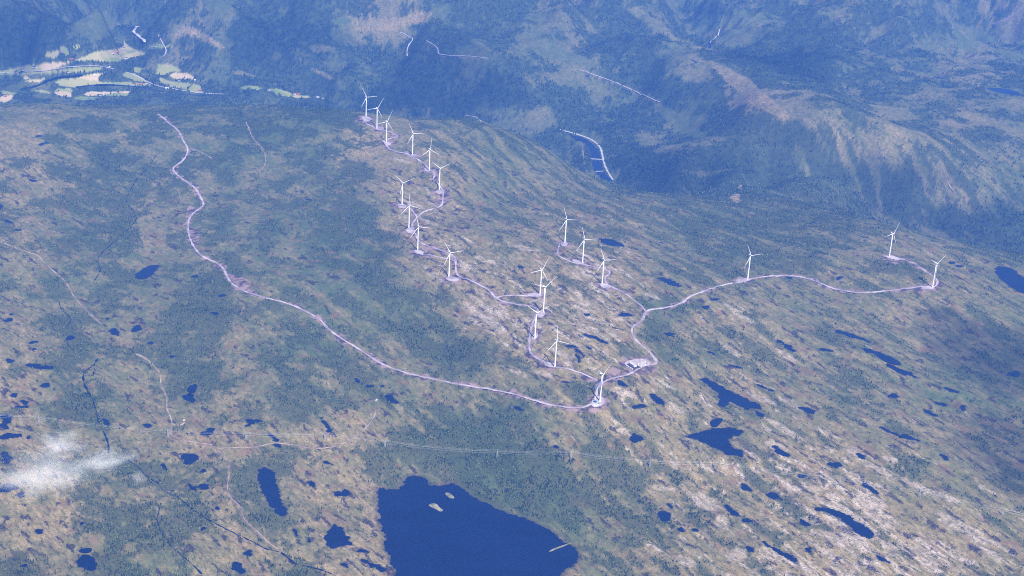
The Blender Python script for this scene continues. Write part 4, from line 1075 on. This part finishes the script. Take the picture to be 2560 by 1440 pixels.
# substation
def at(px_, py_, z=None):
    if z is None:
        x, y, z = [float(q[0]) for q in hit([px_], [py_])]; return x, y, z
    x, y = onz(px_, py_, z); return float(x), float(y), z
zs = zsub + .3
dk = [at(*p, zs)[:2] for p in zz(1440, 880, 9.6, [(1175,300),(1350,255),(1565,368),(1400,412)])]
mb = MB(); mb.v = [(x, y, zs + .02) for x, y in dk] + [(x, y, zs + .06) for x, y in dk]; mb.f = [(4, 5, 6, 7), (0, 1, 5, 4), (1, 2, 6, 5), (2, 3, 7, 6), (3, 0, 4, 7)]
struct(mb.build('asphalt_yard', M_DARK))
a_ = at(*zz(1440, 880, 9.6, [(1310, 280)])[0], zs); b_ = at(*zz(1440, 880, 9.6, [(1425, 360)])[0], zs)
ang = math.atan2(b_[1] - a_[1], b_[0] - a_[0])
house((a_[0] + b_[0]) / 2, (a_[1] + b_[1]) / 2, zs + .4, math.hypot(b_[0] - a_[0], b_[1] - a_[1]) * .95, 10, 5, ang, M_WALLW, M_ROOFG, 'long white control building with pale roof on the black yard of the substation', 'control_building', 'building')
for k, (X_, Y_, lab) in enumerate([(1205,320,'white site cabin in the left corner of the black substation yard'),(1240,347,'white site cabin second from the left corner of the black yard'),(1300,388,'white site cabin by the lower edge of the black yard'),(1338,408,'white site cabin at the bottom tip of the black yard')]):
    p = at(*zz(1440, 880, 9.6, [(X_, Y_)])[0], zs)
    r_ = empty('site_cabin', p, lab, 'cabin', 'site cabins round the substation', ang)
    MB().box((0, 0, 1.45), (6, 2.5, 2.7)).build('body', M_WHITE, r_); MB().box((0, 0, 2.9), (6.3, 2.8, .2)).build('roof', M_ROOFG, r_)
    MB().box((-1.2, -1.28, 1.2), (.9, .08, 2)).build('door', M_WOOD, r_); MB().box((1.2, -1.28, 1.6), (1.4, .08, .9)).build('window', M_GLASS, r_)
for k, (X_, Y_, lab) in enumerate([(1490,300,'transformer nearest the control building in the substation'),(1560,330,'second transformer from the control building, by the road side'),(1590,280,'transformer in the middle of the pale equipment cluster'),(1650,310,'transformer at the right end of the equipment cluster, beside the road'),(1660,250,'transformer at the back right corner of the equipment yard')]):
    p = at(*zz(1440, 880, 9.6, [(X_, Y_)])[0], zs)
    r_ = empty('transformer', p, lab, 'transformer', 'transformers in the substation', ang + .1 * k)
    MB().box((0, 0, 1.9), (4.4, 2.8, 3.6)).build('tank', M_WHITE, r_)
    MB().box((0, 1.9, 1.7), (3.8, .8, 2.8)).build('radiator', M_ROOFG, r_); MB().box((0, 0, .1), (5.4, 4.6, .5)).build('plinth', M_ROOFG, r_)
    for s in (-1.2, 0, 1.2): MB().tube((s, 0, 3.6), (s, 0, 5.6), .22, .12, 6).build('bushing', M_WOOD, r_)
for k, (X_, Y_) in enumerate([(1440, 300), (1530, 260), (1700, 290)]):
    p = at(*zz(1440, 880, 9.6, [(X_, Y_)])[0], zs)
    r_ = empty('gantry', p, ['steel gantry closest to the control building wall', 'steel gantry at the back of the equipment yard', 'steel gantry at the right end of the substation'][k], 'gantry', 'steel gantries of the substation', ang + 1.57)
    for s in (-5, 5): MB().tube((s, 0, 0), (s, 0, 9), .35, .3, 6).build('post', M_STEEL, r_)
    MB().box((0, 0, 8.8), (11, .5, .5)).build('beam', M_STEEL, r_)

# crane gear at the lowest turbine
zp = pad_w[14][1] + .5
p = at(1487, 1004, zp)
r_ = empty('mobile_crane', p, 'blue crawler crane with a white mast beside the lowest turbine', 'crane', None, rad(60))
tk = None
for s in (-2.6, 2.6): tk = MB().box((0, s, .8), (9, 1.3, 1.6)).build('crawler_track', M_RUB, r_)
sup = MB().box((0, 0, 2.6), (8, 3.6, 2.0)).build('superstructure', M_BLUE, r_)
MB().box((3.6, 1.4, 3.2), (1.8, 1.5, 2.2)).build('cab', M_GLASS, sup)
MB().box((-4.8, 0, 2.4), (2, 4.6, 2.2)).build('counterweight', M_DARK, r_)
MB().tube((1.5, 0, 3.5), (2.5, 0, 17), .9, .6, 6).build('mast', M_WHITE, r_)
a_ = at(1489, 973, None); b_ = at(1502, 954, None)
a_ = (a_[0], a_[1], a_[2] + 1.6); b_ = (b_[0], b_[1], b_[2] + 1.6)
mb = MB(); V0, V1 = Vector(a_), Vector(b_); d_ = (V1 - V0).normalized(); sdv = d_.cross(Vector((0, 0, 1))).normalized() * 1.5; uv = Vector((0, 0, 1.5)); nseg = 16
cor = [(-1, -1), (1, -1), (1, 1), (-1, 1)]
for c_ in cor: mb.tube(V0 + sdv * c_[0] + uv * c_[1] * .7, V1 + sdv * c_[0] * .6 + uv * c_[1] * .5, .42, n=5)
for s in range(nseg):
    pa, pb = V0.lerp(V1, s / nseg), V0.lerp(V1, (s + 1) / nseg)
    for q in range(4):
        c0, c1 = cor[q], cor[(q + 1) % 4]
        mb.tube(pa + sdv * c0[0] * .8 + uv * c0[1] * .6, pb + sdv * c1[0] * .8 + uv * c1[1] * .6, .25, n=4)
tag(mb.build('crane_boom', M_BLUE), 'long blue lattice boom laid out on the road beyond the lowest turbine', 'crane boom')
for k, (X_, Y_, m1, lab, ln) in enumerate([(465,1290,M_WHITE,'white container lowest on the pad by the nearest turbine',12),(510,1275,M_ROOFG,'pale container right of the white one on the nearest pad',10),(435,1275,M_WHITE,'short white container at the left rim of the nearest pad',6),(580,1190,M_WHITE,'white container at the foot of the nearest tower',9),(490,1210,M_BLUE,'blue container between the crane and the nearest tower',7),(550,1235,M_GREEN,'green container right of the blue one on the nearest pad',6)]):
    p = at(*zz(1440, 880, 9.6, [(X_, Y_)])[0], zp)
    r_ = empty('container', p, lab, 'container', 'containers on the crane pad', rad(20 + 13 * k))
    MB().box((0, 0, 1.4), (ln, 2.5, 2.7)).build('body', m1, r_)
    for s in (-.65, .65): MB().box((ln / 2 + .05, s, 1.4), (.1, 1.15, 2.4)).build('door', M_ROOFG, r_)
# pickup trucks
def truck(px_, py_, m1, lab, z=None, rz=0):
    p = at(px_, py_, z); r_ = empty('pickup_truck', p, lab, 'truck', 'vehicles of the building site', rz)
    MB().box((0, 0, .85), (5.2, 1.9, .7)).box((.5, 0, 1.5), (1.9, 1.7, .7)).build('body', m1, r_)
    MB().box((.5, 0, 1.5), (1.95, 1.5, .45)).build('windscreen', M_GLASS, r_)
    for a in (-1.6, 1.6):
        for b in (-.9, .9): MB().tube((a, b - .12, .4), (a, b + .12, .4), .4, n=10).build('wheel', M_RUB, r_)
truck(1484, 1012, M_YEL, 'yellow pickup truck at the left rim of the nearest turbine pad', zp, .4)
truck(1492, 1012, M_DARK, 'dark pickup truck among the containers on the nearest turbine pad', zp, 1.2)

# small cabins out on the moor
for px_, py_, w_, m1, lab in [(842,1125,7,M_ROOFG,'small grey cabin below the dirt track, left of the wood'),(460,1052,6,M_WALLW,'small white cabin at the dead end of the pale track'),(941,1001,6,M_WALLW,'tiny pale cabin above the angular tarn'),(1555,1008,7,M_WALLY,'small cabin on the spoil heap right of the lowest turbine')]:
    x, y, z = at(px_, py_)
    house(x, y, z + .2, w_, w_ * .7, 2.6, rad(random.uniform(0, 90)), m1, M_ROOFG if m1 is M_WALLW else M_ROOFD, lab, 'cabin', 'cabin', 'cabins on the moor')
# bridge and boom on the reservoir
for (A_, B_, w_, nm_, lab) in ((zz(1380,300,8.47,[(820,822)])[0], zz(1380,300,8.47,[(1050,835)])[0], 5.0, 'bridge', 'narrow white bridge crossing the middle of the reservoir'), (zz(1380,300,8.47,[(925,1085)])[0], zz(1380,300,8.47,[(1085,1080)])[0], 3.0, 'floating_barrier', 'thin pale floating barrier across the lower reservoir')):
    a_ = at(*A_, -446 if nm_ == 'bridge' else -449.3); b_ = at(*B_, -446 if nm_ == 'bridge' else -449.3)
    ang = math.atan2(b_[1] - a_[1], b_[0] - a_[0]); L_ = math.hypot(b_[0] - a_[0], b_[1] - a_[1]); c_ = ((a_[0] + b_[0]) / 2, (a_[1] + b_[1]) / 2, a_[2])
    r_ = empty(nm_, c_, lab, nm_.replace('_', ' '), None, ang)
    MB().box((0, 0, 0), (L_, w_, .8)).build('deck', M_WHITE, r_)
    if nm_ == 'bridge':
        for s in (-1, 1): MB().box((0, s * (w_ / 2 - .1), .95), (L_, .15, 1.1)).build('railing', M_STEEL, r_)
        for q in (-.3, 0, .3): MB().box((L_ * q, 0, -3.2), (1.6, w_ * .8, 5.6)).build('pier', M_ROOFG, r_)
    else:
        for q in (-.4, -.2, 0, .2, .4): MB().box((L_ * q, 0, -.5), (2.5, 4.2, .9)).build('float', M_ROOFG, r_)

# ---------------------------------------------------------------- islands in the big lake
biglev = [l[1] for l in lake_w if l[2] == 0][0]
M_ISLE = mat('island_heath', (.10, .11, .05), .95, noise=(.27, .24, .18), scale=.05)
for poly in (q3([(2140,1085),(2165,1075),(2185,1080),(2195,1095),(2218,1112),(2200,1118),(2180,1105),(2160,1098)]), q3([(2222,1025),(2240,1022),(2262,1035),(2274,1050),(2255,1052),(2240,1045)]), q4([(184,1317),(195,1308),(205,1306),(240,1294),(275,1281),(305,1271),(303,1274),(275,1285),(242,1298),(210,1311),(195,1317)])):
    a = np.array(poly); x, y = onz(a[:, 0], a[:, 1], biglev)
    p = chaikin(list(zip(x, y)), 1); cx, cy = np.mean([q[0] for q in p]), np.mean([q[1] for q in p]); mb = MB(); n_ = len(p)
    for sc_, h_ in ((1.1, -.8), (1.0, .5), (.55, 2.2)):
        for q in p: mb.v.append((cx + (q[0] - cx) * sc_, cy + (q[1] - cy) * sc_, biglev + h_ * (1 + .3 * random.random())))
    for r_i in range(2):
        for k in range(n_): mb.f.append((r_i * n_ + k, r_i * n_ + (k + 1) % n_, (r_i + 1) * n_ + (k + 1) % n_, (r_i + 1) * n_ + k))
    mb.f.append(tuple(2 * n_ + k for k in range(n_)))
    struct(mb.build('island', M_ISLE))

# ---------------------------------------------------------------- cloud wisp low over the moor
def cloud_mat():
    m = bpy.data.materials.new('cloud_vapour'); m.use_nodes = True
    nt = m.node_tree; N = nt.nodes; L = nt.links
    for n_ in list(N):
        if n_.type == 'BSDF_PRINCIPLED': N.remove(n_)
    out = [n_ for n_ in N if n_.type == 'OUTPUT_MATERIAL'][0]
    v = N.new('ShaderNodeVolumePrincipled'); v.inputs['Color'].default_value = (1, 1, 1, 1); v.inputs['Anisotropy'].default_value = -.3
    tc = N.new('ShaderNodeTexCoord')
    nz = N.new('ShaderNodeTexNoise'); nz.inputs['Scale'].default_value = 2.9; nz.inputs['Detail'].default_value = 10; nz.inputs['Roughness'].default_value = .62; nz.inputs['Distortion'].default_value = .6
    L.new(tc.outputs['Object'], nz.inputs['Vector'])
    ln = N.new('ShaderNodeVectorMath'); ln.operation = 'LENGTH'; L.new(tc.outputs['Object'], ln.inputs[0])
    r = N.new('ShaderNodeMapRange'); r.inputs[1].default_value = .05; r.inputs[2].default_value = 1.0; r.inputs[3].default_value = 1; r.inputs[4].default_value = 0
    L.new(ln.outputs['Value'], r.inputs[0])
    ad = N.new('ShaderNodeMath'); ad.operation = 'MULTIPLY_ADD'; L.new(r.outputs[0], ad.inputs[0]); ad.inputs[1].default_value = .55; ad.inputs[2].default_value = -.76
    s = N.new('ShaderNodeMath'); s.operation = 'ADD'; L.new(nz.outputs[0], s.inputs[0]); L.new(ad.outputs[0], s.inputs[1])
    mu = N.new('ShaderNodeMath'); mu.operation = 'MULTIPLY'; L.new(s.outputs[0], mu.inputs[0]); mu.inputs[1].default_value = .036
    mxx = N.new('ShaderNodeMath'); mxx.operation = 'MAXIMUM'; L.new(mu.outputs[0], mxx.inputs[0]); mxx.inputs[1].default_value = 0
    L.new(mxx.outputs[0], v.inputs['Density']); L.new(v.outputs[0], out.inputs['Volume'])
    m.cycles.volume_step_rate = 1.0
    return m
MC = cloud_mat()
CLOUDS = [(115,1185,250,120,-38,'broad thin white wisp of cloud hanging low over the left edge of the moor'),(150,1110,110,60,10,'short pale puff of cloud along the top of the broad thin wisp'),(270,1152,120,46,-32,'small feathery cloud at the right end of the broad thin wisp'),(345,1195,34,16,0,'faint tiny scrap of cloud below the tip of the feathery one')]
for px_, py_, a_, b_, rot, lab in CLOUDS:
    zc = 500
    d = ray(px_, py_); s = (zc - HCAM) / d[2]
    x, y = float(d[0] * s), float(d[1] * s); mpp = s * np.linalg.norm(d) / FPX
    bm = bmesh.new(); bmesh.ops.create_icosphere(bm, subdivisions=4, radius=1.0)
    me = bpy.data.meshes.new('cloud'); bm.to_mesh(me); bm.free(); me.materials.append(MC)
    o = bpy.data.objects.new('cloud', me); C.objects.link(o)
    o.location = (x, y, zc); o.scale = (a_ * mpp, b_ * mpp * 1.6, 34); o.rotation_euler = (0, 0, rad(-rot))
    tag(o, lab, 'cloud', 'cloud wisps at the lower left')

# unseen clouds added above the camera's height to shade patches of the land
mcl = bpy.data.materials.new('unseen_cloud'); mcl.use_nodes = True
nt = mcl.node_tree
for n_ in list(nt.nodes):
    if n_.type == 'BSDF_PRINCIPLED': nt.nodes.remove(n_)
vv = nt.nodes.new('ShaderNodeVolumePrincipled'); vv.inputs['Color'].default_value = (1, 1, 1, 1); vv.inputs['Density'].default_value = .0028
nt.links.new(vv.outputs[0], [n_ for n_ in nt.nodes if n_.type == 'OUTPUT_MATERIAL'][0].inputs['Volume'])
HIGH = [(2580,1150,180,130,1.0,'unseen cloud right of the frame, shading the lower right edge of the moor'),(2480,880,180,80,1.5,'unseen cloud to the right of the frame, shading the right edge of the moor'),(1700,430,150,50,1.1,'unseen cloud added to shade the dark wooded hill right of the reservoir'),(1090,215,200,42,1.2,'unseen cloud added to shade the steep dark slope behind the far turbines'),(60,95,150,38,.9,'unseen cloud added to shade the hills above the farm valley'),(1960,150,150,38,1.0,'unseen cloud added to shade the round hill at the top right'),(2380,560,190,34,.8,'unseen cloud added to shade the dark conifer slope at the right edge'),(2230,450,120,26,.7,'unseen cloud added to shade the folded hillside behind the eastern turbines'),(700,110,150,30,.8,'unseen cloud added to shade the forest behind the valley farms')]
for k_, (px_, py_, rx_, ry_, th_, lab) in enumerate(HIGH):
    x, y, z = at(px_, py_)
    zc = 3100 + 60 * k_; up = (zc - z) / math.tan(SUN_EL)
    cx, cy = x + up * math.sin(SUN_AZ), y + up * math.cos(SUN_AZ)
    dist = math.sqrt(x * x + y * y + (HCAM - z) ** 2); sind = (HCAM - z) / dist
    bm = bmesh.new(); bmesh.ops.create_icosphere(bm, subdivisions=5, radius=1.0)
    co = np.array([v.co for v in bm.verts])
    az_ = np.arctan2(co[:, 1], co[:, 0])
    f_ = 1 + .38 * fbm(co[:, 0] * 1.7 + 9 * k_, co[:, 1] * 1.7, 4, 500 + k_) + .22 * np.sin(3 * az_ + k_)
    for v, q, zz_ in zip(bm.verts, f_, fbm(co[:, 0] * 2.6 + 3 * k_, co[:, 1] * 2.6, 4, 600 + k_)):
        v.co = (v.co.x * q, v.co.y * q, v.co.z * (1 + .5 * zz_))
    me = bpy.data.meshes.new('cloud'); bm.to_mesh(me); bm.free(); me.materials.append(mcl)
    o = bpy.data.objects.new('cloud', me); C.objects.link(o)
    o.location = (cx, cy, zc); o.scale = (rx_ / FPX * dist, ry_ / FPX * dist / sind, 95 * th_)
    print('cloud', k_, (round(cx), round(cy)), 'frame', [round(float(q)) for q in proj(cx, cy, zc)])
    tag(o, lab, 'cloud', 'unseen clouds added to shade the land')

# ---------------------------------------------------------------- haze
mh = bpy.data.materials.new('air'); mh.use_nodes = True
nt = mh.node_tree
for n_ in list(nt.nodes):
    if n_.type == 'BSDF_PRINCIPLED': nt.nodes.remove(n_)
vo = nt.nodes.new('ShaderNodeVolumePrincipled')
vo.inputs['Color'].default_value = (.10, .30, 1.0, 1); vo.inputs['Density'].default_value = 5.1e-5; vo.inputs['Anisotropy'].default_value = .0
nt.links.new(vo.outputs[0], [n_ for n_ in nt.nodes if n_.type == 'OUTPUT_MATERIAL'][0].inputs['Volume'])
mb = MB().box((0, 33000, 900), (2 * T[-1] * 70000 + 4000, 78000, 3100))
zlo = float(Z.min()) - 1; mb = MB(); XH = float(T[-1]) * 70000 + 500
mb.box((0, 34500, (HCAM + 40 + zlo) / 2), (2 * XH, 72000, HCAM + 40 - zlo))
hz = mb.build('haze', mh); hz['kind'] = 'stuff'
print('done')
